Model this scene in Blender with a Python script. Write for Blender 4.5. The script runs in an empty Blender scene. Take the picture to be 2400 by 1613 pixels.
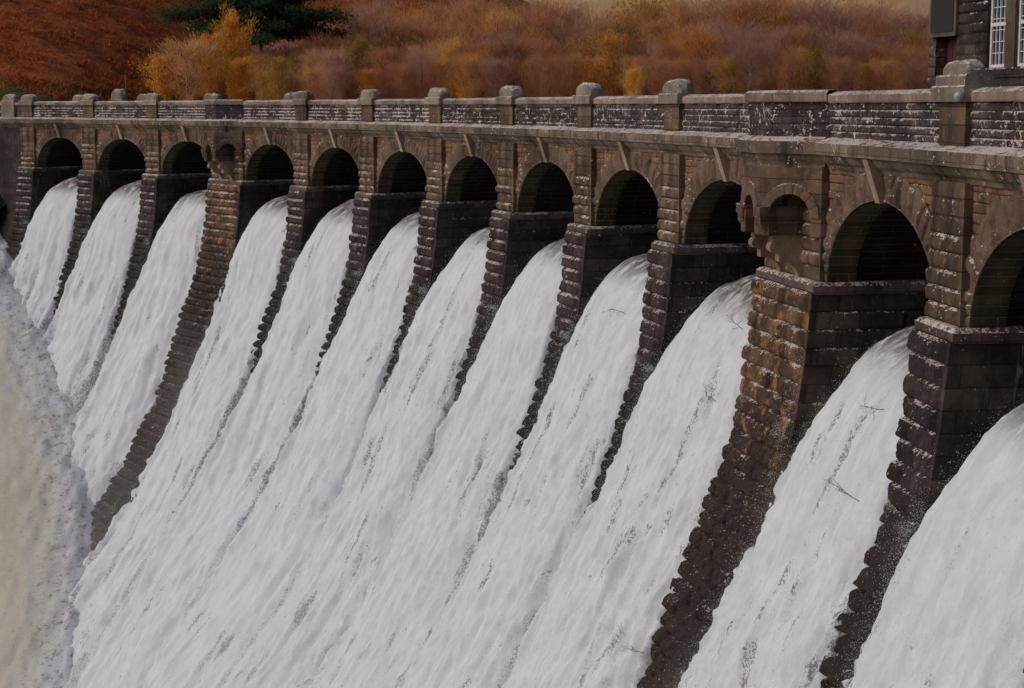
import bpy, bmesh, math, random
import numpy as np
from mathutils import Vector

random.seed(7)
RNG = np.random.default_rng(11)
SC = bpy.context.scene
COL = SC.collection

# ------------------------------------------------------------------ camera, sky, sun, exposure
cam_d = bpy.data.cameras.new('camera')
cam = bpy.data.objects.new('camera', cam_d)
COL.objects.link(cam)
cam.location = (0, 0, 0)
cam.rotation_euler = (math.pi / 2 - 0.1356, 0.0, 0.0)
cam_d.sensor_width = 36.0
cam_d.lens = 4080.0 / 2400.0 * 36.0
cam_d.clip_start = 0.5
cam_d.clip_end = 6000
SC.camera = cam

SUN_AZ = math.radians(188)      # direction to the sun in the XY plane, measured from +X
SUN_EL = math.radians(34)
world = bpy.data.worlds.new('World')
SC.world = world
world.use_nodes = True
nt = world.node_tree
bg = nt.nodes['Background']
sky = nt.nodes.new('ShaderNodeTexSky')
sky.sky_type = 'NISHITA'
sky.sun_disc = False
sky.sun_elevation = SUN_EL
sky.sun_rotation = math.pi / 2 - SUN_AZ
sky.dust_density = 4.0
sky.ozone_density = 1.0
nt.links.new(sky.outputs[0], bg.inputs[0])
bg.inputs[1].default_value = 0.088
sun_d = bpy.data.lights.new('sun', 'SUN')
sun = bpy.data.objects.new('sun', sun_d)
COL.objects.link(sun)
sun_d.energy = 0.85
sun_d.angle = math.radians(45)
sun_d.color = (1.0, 0.97, 0.95)
sdir = Vector((math.cos(SUN_EL) * math.cos(SUN_AZ), math.cos(SUN_EL) * math.sin(SUN_AZ), math.sin(SUN_EL)))
sun.rotation_euler = sdir.to_track_quat('Z', 'Y').to_euler()
SC.view_settings.view_transform = 'Standard'
SC.view_settings.look = 'None'
SC.view_settings.gamma = 1.0
SC.view_settings.exposure = 0.0
SC.render.engine = 'CYCLES'
SC.cycles.volume_bounces = 6          # mist lights itself

# ------------------------------------------------------------------ plan of the curved dam
OX, OY, R0 = -187.5504, 24.3814, 199.8767
TH = [0.1075, 0.1748, 0.2459, 0.3043, 0.3619, 0.4191, 0.4761, 0.5338, 0.6001, 0.6691, 0.7277, 0.7842]
TH = [TH[0] - 0.118, TH[0] - 0.0575] + TH          # two more piers beyond the right edge of the frame
NP = len(TH)                                       # index 2 = the nearest pier in view
TUR = (3, 10)                                      # turret piers
Z_LED, Z_CAPB = -5.669, 0.12
HW_P, HW_T = 1.46, 3.0                             # half widths at the ledge

def hw(i): return HW_T if i in TUR else HW_P
S = [t * R0 for t in TH]                           # arc coordinate of pier centres (grows to the left / far end)

def world_pt(s, o, z):
    """arc coordinate s, offset o outwards (downstream), height z -> world arrays"""
    s = np.asarray(s, float); o = np.asarray(o, float); z = np.asarray(z, float)
    th = s / R0; r = R0 - o
    return np.stack(np.broadcast_arrays(OX + r * np.cos(th), OY + r * np.sin(th), z), -1)

RIB = np.array([(-5.7, .0), (-6.1, .02), (-8.4, .22), (-10, .45), (-11.5, .75), (-13, 1.2), (-16, 2.35), (-18.7, 3.35), (-21.4, 4.25),
                (-23.5, 5.15), (-25.1, 6.3), (-28.1, 7.8), (-30.7, 9.9), (-34, 12.4), (-42, 17.8), (-50, 23.4)])
WAT = np.array([(-6.45, -7.0), (-6.6, -4.5), (-6.8, -2.6), (-7.25, -1.4), (-8.2, -.45), (-9.4, .35), (-10.7, .95), (-12, 1.6), (-13.7, 2.3), (-15.2, 2.95),
                (-16.9, 3.75), (-19.3, 4.85), (-21.9, 6.0), (-23.9, 7.0), (-27, 8.7), (-30, 10.8), (-32, 12.3), (-36, 15.3), (-42, 19.4), (-50, 25)])
def rib_o(z): return np.interp(-np.asarray(z, float), -RIB[:, 0], RIB[:, 1])

# ------------------------------------------------------------------ numpy noise
def _h(ix, iy, iz, seed):
    n = (ix.astype(np.int64) * 374761393 + iy.astype(np.int64) * 668265263 + iz.astype(np.int64) * 2147483647 + seed * 974634777) & 0xffffffff
    n = ((n ^ (n >> 13)) * 1274126177) & 0xffffffff
    n = ((n ^ (n >> 16)) * 2246822519) & 0xffffffff
    return ((n ^ (n >> 15)) & 0xffffff) / float(0xffffff)

def vnoise(x, y, z=0.0, seed=0):
    x, y, z = np.broadcast_arrays(np.asarray(x, float), np.asarray(y, float), np.asarray(z, float))
    ix, iy, iz = np.floor(x), np.floor(y), np.floor(z)
    fx, fy, fz = x - ix, y - iy, z - iz
    fx, fy, fz = [f * f * f * (f * (f * 6 - 15) + 10) for f in (fx, fy, fz)]
    r = 0
    for a in (0, 1):
        for b in (0, 1):
            for c in (0, 1):
                w = (fx if a else 1 - fx) * (fy if b else 1 - fy) * (fz if c else 1 - fz)
                r = r + w * _h(ix + a, iy + b, iz + c, seed)
    return r * 2 - 1

def fbm(x, y, z=0.0, seed=0, oct=4, gain=.5):
    r, a, t = 0, 1.0, 0
    x, y, z = np.asarray(x, float), np.asarray(y, float), np.asarray(z, float)
    for k in range(oct):
        r = r + a * vnoise(x * 2 ** k + 13.7 * k, y * 2 ** k + 7.1 * k, z * 2 ** k, seed + k); t += a; a *= gain
    return r / t

def sstep(a, b, x):
    t = np.clip((np.asarray(x, float) - a) / (b - a), 0, 1)
    return t * t * (3 - 2 * t)

# ------------------------------------------------------------------ object helpers
def setp(o, label=None, cat=None, group=None, kind=None):
    if label: o['label'] = label
    if cat: o['category'] = cat
    if group: o['group'] = group
    if kind: o['kind'] = kind
    return o

def empty(name, loc=(0, 0, 0), rz=0.0):
    o = bpy.data.objects.new(name, None)
    COL.objects.link(o)
    o.location = loc; o.rotation_euler = (0, 0, rz)
    return o

class MB:
    """collects vertices, faces and uv; builds ONE mesh object"""
    def __init__(s): s.v, s.f, s.uv, s.n = [], [], [], 0
    def add(s, V, F, UV=None):
        V = np.asarray(V, float).reshape(-1, 3)
        UV = np.zeros((len(V), 2)) if UV is None else np.asarray(UV, float).reshape(-1, 2)
        s.v.append(V); s.uv.append(UV)
        s.f += [tuple(int(i) + s.n for i in f) for f in F]
        s.n += len(V)
    def grid(s, P, UV=None, flip=False, close=False):
        a, b = P.shape[:2]
        idx = np.arange(a * b).reshape(a, b)
        q = np.stack([idx[:-1, :-1], idx[:-1, 1:], idx[1:, 1:], idx[1:, :-1]], -1).reshape(-1, 4)
        if flip: q = q[:, ::-1]
        s.add(P, q.tolist(), UV)
    def build(s, name, mat, parent=None, smooth=False):
        me = bpy.data.meshes.new(name)
        V = np.concatenate(s.v)
        me.from_pydata(V.tolist(), [], s.f)
        uvl = me.uv_layers.new(name='UVMap')
        UV = np.concatenate(s.uv)
        li = np.empty(len(me.loops), int); me.loops.foreach_get('vertex_index', li)
        uvl.data.foreach_set('uv', UV[li].astype(np.float32).ravel())
        if smooth: me.polygons.foreach_set('use_smooth', [True] * len(me.polygons))
        me.materials.append(mat)
        me.update()
        o = bpy.data.objects.new(name, me)
        COL.objects.link(o)
        if parent: o.parent = parent
        return o

def dam_box(mb, s0, s1, o0, o1, z0, z1, ns=1, bev=0.0, soz=None):
    """box that follows the arc; s0<s1, o0<o1, z0<z1"""
    ss = np.linspace(s0, s1, ns + 1)
    prof = [(o1, z0), (o1, z1 - bev), (o1 - bev, z1), (o0 + bev, z1), (o0, z1 - bev), (o0, z0)] if bev else [(o1, z0), (o1, z1), (o0, z1), (o0, z0)]
    extrude(mb, ss, prof, closed=True)

def extrude(mb, ss, prof, closed=True, caps=True, jit=None):
    prof = list(prof)
    P = prof + [prof[0]] if closed else prof
    o = np.array([p[0] for p in P]); z = np.array([p[1] for p in P])
    L = np.concatenate([[0], np.cumsum(np.hypot(np.diff(o), np.diff(z)))])
    SS, OO = np.meshgrid(ss, o, indexing='ij'); _, ZZ = np.meshgrid(ss, z, indexing='ij')
    UVz = np.meshgrid(ss, z[0] + L, indexing='ij')[1]
    if jit is not None:
        OO, ZZ = jit(SS, OO, ZZ)
    W = world_pt(SS, OO, ZZ)
    mb.grid(W, np.stack([SS, UVz], -1), flip=True)
    if caps and closed:
        n = len(prof)
        for k, fl in ((0, False), (-1, True)):
            V = W[k, :n]
            f = tuple(range(n))
            mb.add(V, [f[::-1] if fl else f], np.stack([o[:n] + ss[k], z[:n]], -1))

# ------------------------------------------------------------------ material helpers
class NT:
    def __init__(s, name):
        s.m = bpy.data.materials.new(name); s.m.use_nodes = True
        s.t = s.m.node_tree; s.b = s.t.nodes['Principled BSDF']
    def n(s, kind, **kw):
        nd = s.t.nodes.new('ShaderNode' + kind)
        for k, v in kw.items():
            if k in nd.inputs: s.i(nd, k, v)
            else: setattr(nd, k, v)
        return nd
    def i(s, nd, key, v):
        if hasattr(v, 'is_output') or isinstance(v, bpy.types.NodeSocket): s.t.links.new(v, nd.inputs[key])
        else: nd.inputs[key].default_value = v
    def mapping(s, vec, scale=(1, 1, 1), loc=(0, 0, 0), rot=(0, 0, 0)):
        m = s.n('Mapping'); s.i(m, 'Vector', vec)
        m.inputs['Scale'].default_value = scale; m.inputs['Location'].default_value = loc; m.inputs['Rotation'].default_value = rot
        return m.outputs[0]
    def noise(s, vec, scale, detail=4, rough=.55, dist=0.0):
        nd = s.n('TexNoise'); s.i(nd, 'Vector', vec)
        nd.inputs['Scale'].default_value = scale; nd.inputs['Detail'].default_value = detail
        nd.inputs['Roughness'].default_value = rough; nd.inputs['Distortion'].default_value = dist
        return nd.outputs['Fac']
    def ramp(s, fac, lo, hi, a=0.0, b=1.0):
        nd = s.n('MapRange', interpolation_type='SMOOTHSTEP'); s.i(nd, 'Value', fac)
        nd.inputs['From Min'].default_value = lo; nd.inputs['From Max'].default_value = hi
        nd.inputs['To Min'].default_value = a; nd.inputs['To Max'].default_value = b
        return nd.outputs[0]
    def math(s, op, a, b=0.0):
        nd = s.n('Math', operation=op); s.i(nd, 0, a); s.i(nd, 1, b); return nd.outputs[0]
    def mix(s, fac, a, b, mode='MIX'):
        nd = s.n('Mix', data_type='RGBA', blend_type=mode)
        s.i(nd, 0, fac)
        for k, v in ((6, a), (7, b)):
            if isinstance(v, tuple): v = (*v, 1.0) if len(v) == 3 else v
            if isinstance(v, bpy.types.NodeSocket): s.t.links.new(v, nd.inputs[k])
            else: nd.inputs[k].default_value = v
        return nd.outputs[2]
    def colors(s, fac, *stops):
        nd = s.n('ValToRGB'); s.i(nd, 0, fac)
        e = nd.color_ramp.elements
        while len(e) < len(stops): e.new(.5)
        for k, (p, c) in enumerate(stops):
            e[k].position = p; e[k].color = (*c, 1)
        return nd.outputs[0]
    def bump(s, h, dist, strength=1.0, normal=None):
        nd = s.n('Bump'); s.i(nd, 'Height', h); nd.inputs['Distance'].default_value = dist; nd.inputs['Strength'].default_value = strength
        if normal is not None: s.i(nd, 'Normal', normal)
        return nd.outputs[0]
    def out(s, color, rough=.8, normal=None, spec=.3):
        s.i(s.b, 'Base Color', color if not isinstance(color, tuple) else (*color, 1)); s.i(s.b, 'Roughness', rough)
        s.b.inputs['Specular IOR Level'].default_value = spec
        if normal is not None: s.i(s.b, 'Normal', normal)
        return s.m

def stone(name, base, bw, bh, lichen=.3, orange=.3, dark=.5, wet=False, mortar=.012, tone2=None, mort_col=(.02, .017, .016), streak=.6, lscale=5.0, seed=0.0, drips=False):
    """old rock-faced sandstone: courses from the UV (metres), lichen spots, orange lichen patches, dark run-off streaks"""
    t = NT(name)
    uv = t.n('UVMap').outputs[0]
    geo = t.n('NewGeometry'); pos = t.mapping(geo.outputs['Position'], loc=(seed, seed * .7, 0))
    br = t.n('TexBrick'); t.i(br, 'Vector', uv)
    br.inputs['Scale'].default_value = 1.0; br.inputs['Brick Width'].default_value = bw; br.inputs['Row Height'].default_value = bh
    br.inputs['Mortar Size'].default_value = mortar; br.inputs['Mortar Smooth'].default_value = .6; br.inputs['Bias'].default_value = 0
    br.inputs['Color1'].default_value = (0, 0, 0, 1); br.inputs['Color2'].default_value = (1, 1, 1, 1); br.inputs['Mortar'].default_value = (.5, .5, .5, 1)
    br.offset = .5
    tone2 = tone2 or tuple(c * 1.9 for c in base)
    n1 = t.noise(pos, .9, 5, .6)
    n2 = t.noise(pos, 6.0, 6, .65)
    n3 = t.noise(pos, .22, 3, .5)
    c = t.mix(t.ramp(br.outputs['Color'], 0, 1, .12, .75), base, tone2)
    c = t.mix(t.ramp(n1, .35, .7, 0, .75), c, tuple(x * .42 for x in base))
    c = t.mix(t.ramp(n2, .45, .75, 0, .4), c, tone2)
    c = t.mix(t.ramp(n3, .46, .66, 0, .62), c, tuple(x * .28 for x in base))
    # dark vertical run-off
    st = t.noise(t.mapping(uv, scale=(1.6, .12, 1)), 1.0, 5, .6)
    c = t.mix(t.math('MULTIPLY', t.ramp(st, .48, .66), streak), c, (.011, .010, .010))
    # joints
    c = t.mix(t.math('MULTIPLY', br.outputs['Fac'], .75), c, mort_col)
    # orange lichen
    if orange > 0:
        no = t.noise(pos, 1.3, 5, .65)
        sz = t.n('SeparateXYZ'); t.i(sz, 0, geo.outputs['Position'])
        no = t.math('SUBTRACT', no, t.ramp(sz.outputs[2], -9.5, -15, 0, .16))     # none where the spray keeps the stone wet
        c = t.mix(t.math('MULTIPLY', t.ramp(sz.outputs[2], -8.5, -14), .8), c, (.024, .018, .019))
        c = t.mix(t.math('MULTIPLY', t.ramp(no, .68 - .1 * orange, .80 - .1 * orange), min(1, .55 + orange * .4)), c, (.25, .112, .032))
    # pale lichen crusts: small spots, more of them on faces that look up
    if lichen > 0:
        up = t.n('SeparateXYZ'); t.i(up, 0, geo.outputs['Normal'])
        nl = t.noise(pos, lscale, 3, .7)
        nl2 = t.noise(pos, lscale * 3.1, 2, .6)
        patch = t.noise(pos, .8, 3, .6)
        upm = t.ramp(up.outputs[2], .1, .9, 0, .16)
        a = t.math('ADD', t.math('ADD', t.math('MULTIPLY', nl, .55), t.math('MULTIPLY', nl2, .45)), upm)
        a = t.math('ADD', a, t.math('MULTIPLY', t.math('SUBTRACT', patch, .5), .35))
        lz = t.n('SeparateXYZ'); t.i(lz, 0, geo.outputs['Position'])
        a = t.math('SUBTRACT', a, t.ramp(lz.outputs[2], -8, -13, 0, .10))
        th = .70 - .13 * lichen
        c = t.mix(t.math('MULTIPLY', t.ramp(a, th, th + .03), .9), c, (.56, .50, .47))
    if drips:                                          # pale lime runs below the ledge
        su = t.n('SeparateXYZ'); t.i(su, 0, uv)
        dn = t.noise(t.mapping(uv, scale=(3.2, .35, 1)), 1.0, 4, .7)
        f = t.math('MULTIPLY', t.ramp(dn, .60, .68), t.ramp(su.outputs[1], -2.4, -.1))
        c = t.mix(t.math('MULTIPLY', f, .6), c, (.26, .25, .22))
    h = t.math('ADD', t.math('MULTIPLY', n2, .5), t.math('MULTIPLY', t.math('SUBTRACT', 1.0, br.outputs['Fac']), .5))
    nrm = t.bump(h, .06, .8)
    fine = t.noise(pos, 22, 4, .7)
    nrm = t.bump(fine, .025, .6, nrm)
    return t.out(c, .38 if wet else .88, nrm, .35 if wet else .2)

M = {}
M['shaft'] = stone('wet_pier_stone', (0.035, 0.025, 0.029), 1.35, .6, lichen=.30, orange=.15, mortar=.02, tone2=(0.090, 0.062, 0.064), streak=.6)
M['turret_shaft'] = stone('rusty_pier_stone', (.058, .038, .030), 1.35, .6, lichen=.36, orange=1.7, mortar=.02, tone2=(.17, .10, .058), streak=.45)
M['side'] = stone('wet_shaded_stone', (.024, .019, .018), 1.5, .6, lichen=.2, orange=.2, mortar=.02, tone2=(.105, .078, .056), streak=.7, drips=True, mort_col=(.012, .011, .010))  # wet stone; the shade on the near pier sides is painted into it too
M['ledge'] = stone('ledge_stone', (0.097, 0.071, 0.066), 1.4, 3.0, lichen=.5, orange=.45, tone2=(0.182, 0.138, 0.119), streak=.4)
M['upper'] = stone('upper_pier_stone', (0.097, 0.065, 0.045), 3.2, .47, lichen=.45, orange=.75, mortar=.02, tone2=(0.228, 0.149, 0.095), streak=.6)
M['spandrel'] = stone('spandrel_stone', (0.145, 0.086, 0.056), .85, .27, lichen=.36, orange=.8, mortar=.018, tone2=(0.319, 0.177, 0.098), streak=.55)
M['ring'] = stone('voussoir_stone', (0.113, 0.076, 0.058), 40, 40, lichen=.42, orange=.45, tone2=(0.296, 0.203, 0.144), streak=.0)
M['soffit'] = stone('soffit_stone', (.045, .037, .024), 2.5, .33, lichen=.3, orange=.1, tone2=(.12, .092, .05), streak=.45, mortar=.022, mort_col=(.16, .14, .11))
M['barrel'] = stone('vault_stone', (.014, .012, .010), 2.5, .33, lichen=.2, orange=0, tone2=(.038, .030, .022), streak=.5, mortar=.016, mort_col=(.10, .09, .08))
M['cornice'] = stone('cornice_stone', (0.143, 0.105, 0.084), 1.7, 9.0, lichen=.72, orange=.2, tone2=(0.273, 0.211, 0.163), streak=.75, lscale=4.0)
M['key'] = stone('keystone_pale', (0.325, 0.244, 0.169), 30, 30, lichen=.2, orange=.05, tone2=(0.425, 0.331, 0.237), streak=.1)
M['parapet'] = stone('parapet_stone', (0.047, 0.032, 0.041), .75, .225, lichen=.95, orange=.15, mortar=.025, tone2=(0.117, 0.079, 0.085), streak=.6, lscale=4.5)
M['coping'] = stone('coping_stone', (0.229, 0.167, 0.142), 1.9, 9.0, lichen=.5, orange=.25, tone2=(0.383, 0.291, 0.235), streak=.35)
M['cap'] = stone('cap_stone', (0.217, 0.173, 0.142), 30, 30, lichen=.5, orange=.15, tone2=(0.383, 0.316, 0.254), streak=.3)
M['console'] = stone('console_stone', (0.300, 0.206, 0.138), 30, 30, lichen=.15, orange=.35, tone2=(0.425, 0.306, 0.213), streak=.15)
M['house'] = stone('gatehouse_stone', (.055, .040, .038), .8, .36, lichen=.35, orange=.1, mortar=.03, tone2=(.13, .098, .085), streak=.4)
M['dressed'] = stone('dressed_stone', (.16, .11, .08), 40, 40, lichen=.15, orange=.1, tone2=(.2, .145, .11), streak=.2)

def plain(name, col, rough=.6, spec=.4, var=.25):
    t = NT(name)
    pos = t.n('NewGeometry').outputs['Position']
    n = t.noise(pos, 7, 4, .6)
    return t.out(t.mix(t.ramp(n, .3, .7, 0, var), col, tuple(c * .4 for c in col)), rough, None, spec)
M['white_paint'] = plain('white_paint', (.62, .62, .62), .5)
M['door'] = plain('red_door_paint', (.085, .02, .016), .5)
M['slate'] = plain('slate', (.032, .029, .030), .8, .2)
M['road'] = plain('asphalt', (.06, .058, .055), .9, .2)
M['wood'] = plain('post_wood', (.25, .2, .15), .9, .1)
M['twig'] = plain('twig_bark', (.07, .058, .05), .9, .1)
M['lamp'] = plain('lamp_glass', (.30, .32, .36), .3, .5, .1)

# ------------------------------------------------------------------ the dam: piers
LV = [-math.inf]
dam = empty('dam', tuple(world_pt(S[6], 0, 0)))
dam.location = tuple(world_pt(S[6], 0, -34).tolist())
DLOC = np.array(dam.location)
setp(dam, 'long curved dam of dark stone with arches, piers and a parapet', 'dam')

def dist_lod(s):
    p = world_pt(s, 0, -5); d = float(np.hypot(p[0], p[1]))
    return 1.0 if d < 75 else (1.6 if d < 110 else 2.4)

def damv(mb_build):
    pass

def shaft(i):
    """rock-faced battered shaft below the ledge, courses 0.6 m high, from the ledge down to the pool"""
    lod = dist_lod(S[i]); h = hw(i) - .12
    ch = .6; zt = Z_LED - .36; zb = -44.0
    nrow = max(4, int(9 / lod)); ncs = int((zt - zb) / ch)
    z = zt - np.arange(ncs * nrow + 1) * ch / nrow
    fr = (np.arange(len(z)) % nrow) / nrow
    crs = np.minimum(np.arange(len(z)) // nrow, ncs - 1)
    taper = 1.0 if i in TUR else 1.0
    # perimeter: left side (far, +s) from back to front, front, right side (near, -s) front to back
    nf = int((h * 2) / (.075 * lod)); nsd = int(46 / lod)
    side_o = np.linspace(-6.5, 0, nsd)
    pts = []                                     # (kind, param)
    per_s = np.concatenate([np.full(nsd, h), np.linspace(h, -h, nf), np.full(nsd, -h)])
    per_f = np.concatenate([np.linspace(0, 1, nsd), np.ones(nf), np.linspace(1, 0, nsd)])
    kind = np.concatenate([np.zeros(nsd), np.ones(nf), np.full(nsd, 2)])
    ZZ, PS = np.meshgrid(z, per_s, indexing='ij'); PF = np.meshgrid(z, per_f, indexing='ij')[1]
    KK = np.meshgrid(z, kind, indexing='ij')[1]; FR = np.meshgrid(fr, per_s, indexing='ij')[0]; CR = np.meshgrid(crs, per_s, indexing='ij')[0]
    rib = rib_o(ZZ)
    OO = np.where(KK == 1, rib, -6.5 + (rib + 6.5) * PF)
    # blocks on the front: joints vary by course
    bl = 1.35
    u = (PS + h + (CR % 2) * .5 * bl + 3.7 * i) / bl
    uf = u - np.floor(u)
    ub = np.floor(u)
    jz = 1 - (2 * FR - 1) ** 6
    ju = 1 - np.abs(2 * uf - 1) ** 12
    bulge = .07 + .13 * _h(ub, CR, np.full_like(CR, i), 5) * np.ones_like(u)
    low = sstep(-10, -15, ZZ)
    marg = sstep(-h + .12, -h + .3, PS)            # drafted margin at the near corner
    rough = (fbm(PS * 1.7, ZZ * 2.2, i * 9.1, 3, 5, .65) + .5 * np.abs(fbm(PS * 3.1, ZZ * 3.5, i * 4.1, 13, 3, .6))) * (.13 + .14 * low)
    disp = (jz * (bulge + .07 * low) * (.45 + .55 * ju) + rough * np.maximum(jz, .15)) * (marg + .06)
    # stepped tops lower down where the slope is flatter
    OO = OO + np.where(KK == 1, disp, 0)
    su_ = (OO + 7 + (CR % 2) * .75) / 1.5; sf_ = su_ - np.floor(su_)
    sjj = jz * (1 - np.abs(2 * sf_ - 1) ** 12)
    SSg = PS + np.where(KK == 0, np.maximum(0, jz * .10 + rough * .6 * jz), 0) - np.where(KK == 2, sjj * (.015 + .06 * _h(np.floor(su_), CR, np.full_like(CR, i), 15)) + rough * .22 * sjj, 0)
    # round far corner
    W = world_pt(S[i] + SSg, OO, ZZ) - DLOC
    per_len = np.concatenate([[0], np.cumsum(np.hypot(np.diff(per_s), np.diff(-6.5 + 6.5 * per_f)))])
    UV = np.stack([np.meshgrid(z, per_len, indexing='ij')[1] + i * 3.1, ZZ - zt], -1)
    mb = MB(); mb2 = MB()
    k = nsd + nf
    mb.grid(W[:, :k], UV[:, :k])
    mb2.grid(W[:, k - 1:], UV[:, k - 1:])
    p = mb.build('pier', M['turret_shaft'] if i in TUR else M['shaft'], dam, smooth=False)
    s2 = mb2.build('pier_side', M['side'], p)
    return p

def rel(mb, name, mat, parent, smooth=False):
    o = mb.build(name, mat, parent, smooth)
    return o

def shift(mb):
    mb.v = [v - DLOC for v in mb.v]; return mb

def rock_dome(mb, s0, s1, o0, o1, z0, z1, seed):
    n, m = 14, 10
    # superellipsoid half dome
    for_s = []
    sc, oc = (s0 + s1) / 2, (o0 + o1) / 2; hs, ho = (s1 - s0) / 2, (o1 - o0) / 2
    u = np.linspace(0, 2 * np.pi, 25)[:-1]; v = np.linspace(0, np.pi / 2, 8)
    U, V = np.meshgrid(np.append(u, u[0] + 2 * np.pi), v, indexing='ij')
    e1, e2 = .55, .45
    sg = lambda x, e: np.sign(x) * np.abs(x) ** e
    cs = sg(np.cos(V), e1)
    X = sg(np.cos(U), e2) * cs; Y = sg(np.sin(U), e2) * cs; Zz = sg(np.sin(V), .8)
    k = 1 + .10 * fbm(X * 2 + seed, Y * 2, Zz * 2, 8, 3)
    X, Y = X * k, Y * k
    W = world_pt(sc + X * hs, oc + Y * ho, z0 + Zz * (z1 - z0) * k)
    W[-1] = W[0]
    mb.grid(W - 0, np.stack([X, Zz], -1), flip=True)

def cap(i, oc, parent, seed, z0=Z_CAPB, name='pier_cap', ls=1.22, big=False):
    mb = MB(); s = S[i]
    dam_box(mb, s - ls, s + ls, oc - .46, oc + .46, z0, z0 + .42, 4, .04)
    if big:
        dam_box(mb, s - ls + .14, s + ls - .14, oc - .38, oc + .38, z0 + .42, z0 + .70, 4, .05)
        rock_dome(mb, s - ls + .3, s + ls - .3, oc - .33, oc + .33, z0 + .69, z0 + 1.08, seed)
    else:
        rock_dome(mb, s - ls + .12, s + ls - .12, oc - .42, oc + .42, z0 + .41, z0 + 1.0, seed)
    return rel(shift(mb), name, M['cap'], parent, False)

def upper_pier(i, parent):
    """quoined pier between the ledge and the cornice"""
    lod = dist_lod(S[i])
    h = (hw(i) - .3); zt, zb = -1.95, Z_LED
    ch = .47; nrow = max(3, int(7 / lod)); n = int(round((zt - zb) / ch)); ch = (zt - zb) / n
    z = zt - np.arange(n * nrow + 1) * ch / nrow
    fr = (np.arange(len(z)) % nrow) / nrow; crs = np.arange(len(z)) // nrow
    nf = int(2 * h / (.09 * lod))
    sl = np.linspace(h, -h, nf)
    ps = np.concatenate([[h], sl, [-h]]); of = np.concatenate([[-.6], np.zeros(nf), [-.6]])
    ZZ, PS = np.meshgrid(z, ps, indexing='ij'); FR = np.meshgrid(fr, ps, indexing='ij')[0]; CR = np.meshgrid(crs, ps, indexing='ij')[0]
    jz = 1 - (2 * FR - 1) ** 4
    low = sstep(-3.0, -3.9, ZZ)
    marg = sstep(-h + .08, -h + .25, PS)
    d = (jz * (.04 + .13 * low * _h(CR, np.full_like(CR, i), CR * 0, 6)) + fbm(PS * 2.5, ZZ * 2.5, i * 5.3, 4, 4, .6) * (.02 + .09 * low) * np.maximum(jz, .1)) * marg
    OO = np.meshgrid(z, of, indexing='ij')[1] - .3
    d[:, 0] = 0; d[:, -1] = 0
    W = world_pt(S[i] + PS, OO + d, ZZ)
    mb = MB(); L = np.concatenate([[0], np.cumsum(np.hypot(np.diff(ps), np.diff(of)))])
    mb.grid(W, np.stack([np.meshgrid(z, L, indexing='ij')[1], ZZ], -1))
    return rel(shift(mb), 'upper_pier', M['upper'], parent)

def ledge(i, parent):
    mb = MB(); h = hw(i); s = S[i]
    z1, z0 = Z_LED, Z_LED - .40
    # chamfered slab running round the front and both sides
    ring = [(-h, -6.2), (-h, 0), (h, 0), (h, -6.2)]
    lev = [(z0, -.06), (z0 + .06, 0.0), (z1 - .12, 0.0), (z1, -.12)]
    P = []
    sub = []
    for a, b in zip(ring[:-1], ring[1:]):
        for t in np.linspace(0, 1, 9)[:-1]: sub.append((a[0] + (b[0] - a[0]) * t, a[1] + (b[1] - a[1]) * t))
    sub.append(ring[-1])
    sub = np.array(sub)
    for z, g in lev:
        q = sub.copy()
        q[:, 0] = np.sign(q[:, 0]) * np.minimum(np.abs(q[:, 0]), h + g); q[:, 1] = np.minimum(q[:, 1], 0 + g)
        jj = fbm(sub[:, 0] * 1.5 + i * 7, sub[:, 1] * 1.5, z * 3, 9, 3) * .03
        P.append(world_pt(s + q[:, 0], q[:, 1] + jj, np.full(len(q), z) + jj * .5))
    P = np.array(P)
    L = np.arange(len(sub)) * .7
    mb.grid(P, np.stack(np.meshgrid(np.array([l[0] for l in lev]), L, indexing='ij')[::-1], -1), flip=False)
    # top
    q = P[-1]
    mb.add(q, [tuple(range(len(q)))], sub)
    return rel(shift(mb), 'ledge', M['ledge'], parent)

def parapet_pier(i, parent):
    mb = MB(); s = S[i]; h = .95
    dam_box(mb, s - h, s + h, -.95, -.33, -1.0, Z_CAPB, 6)
    return rel(shift(mb), 'parapet_pier', M['upper'], parent)

PIERS = []
for i in range(NP):
    p = shaft(i)
    ledge(i, p)
    upper_pier(i, p)
    if i not in TUR:
        parapet_pier(i, p)
        cap(i, -.62, p, i * 3.3, big=(i <= 2))
    PIERS.append(p)

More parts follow.
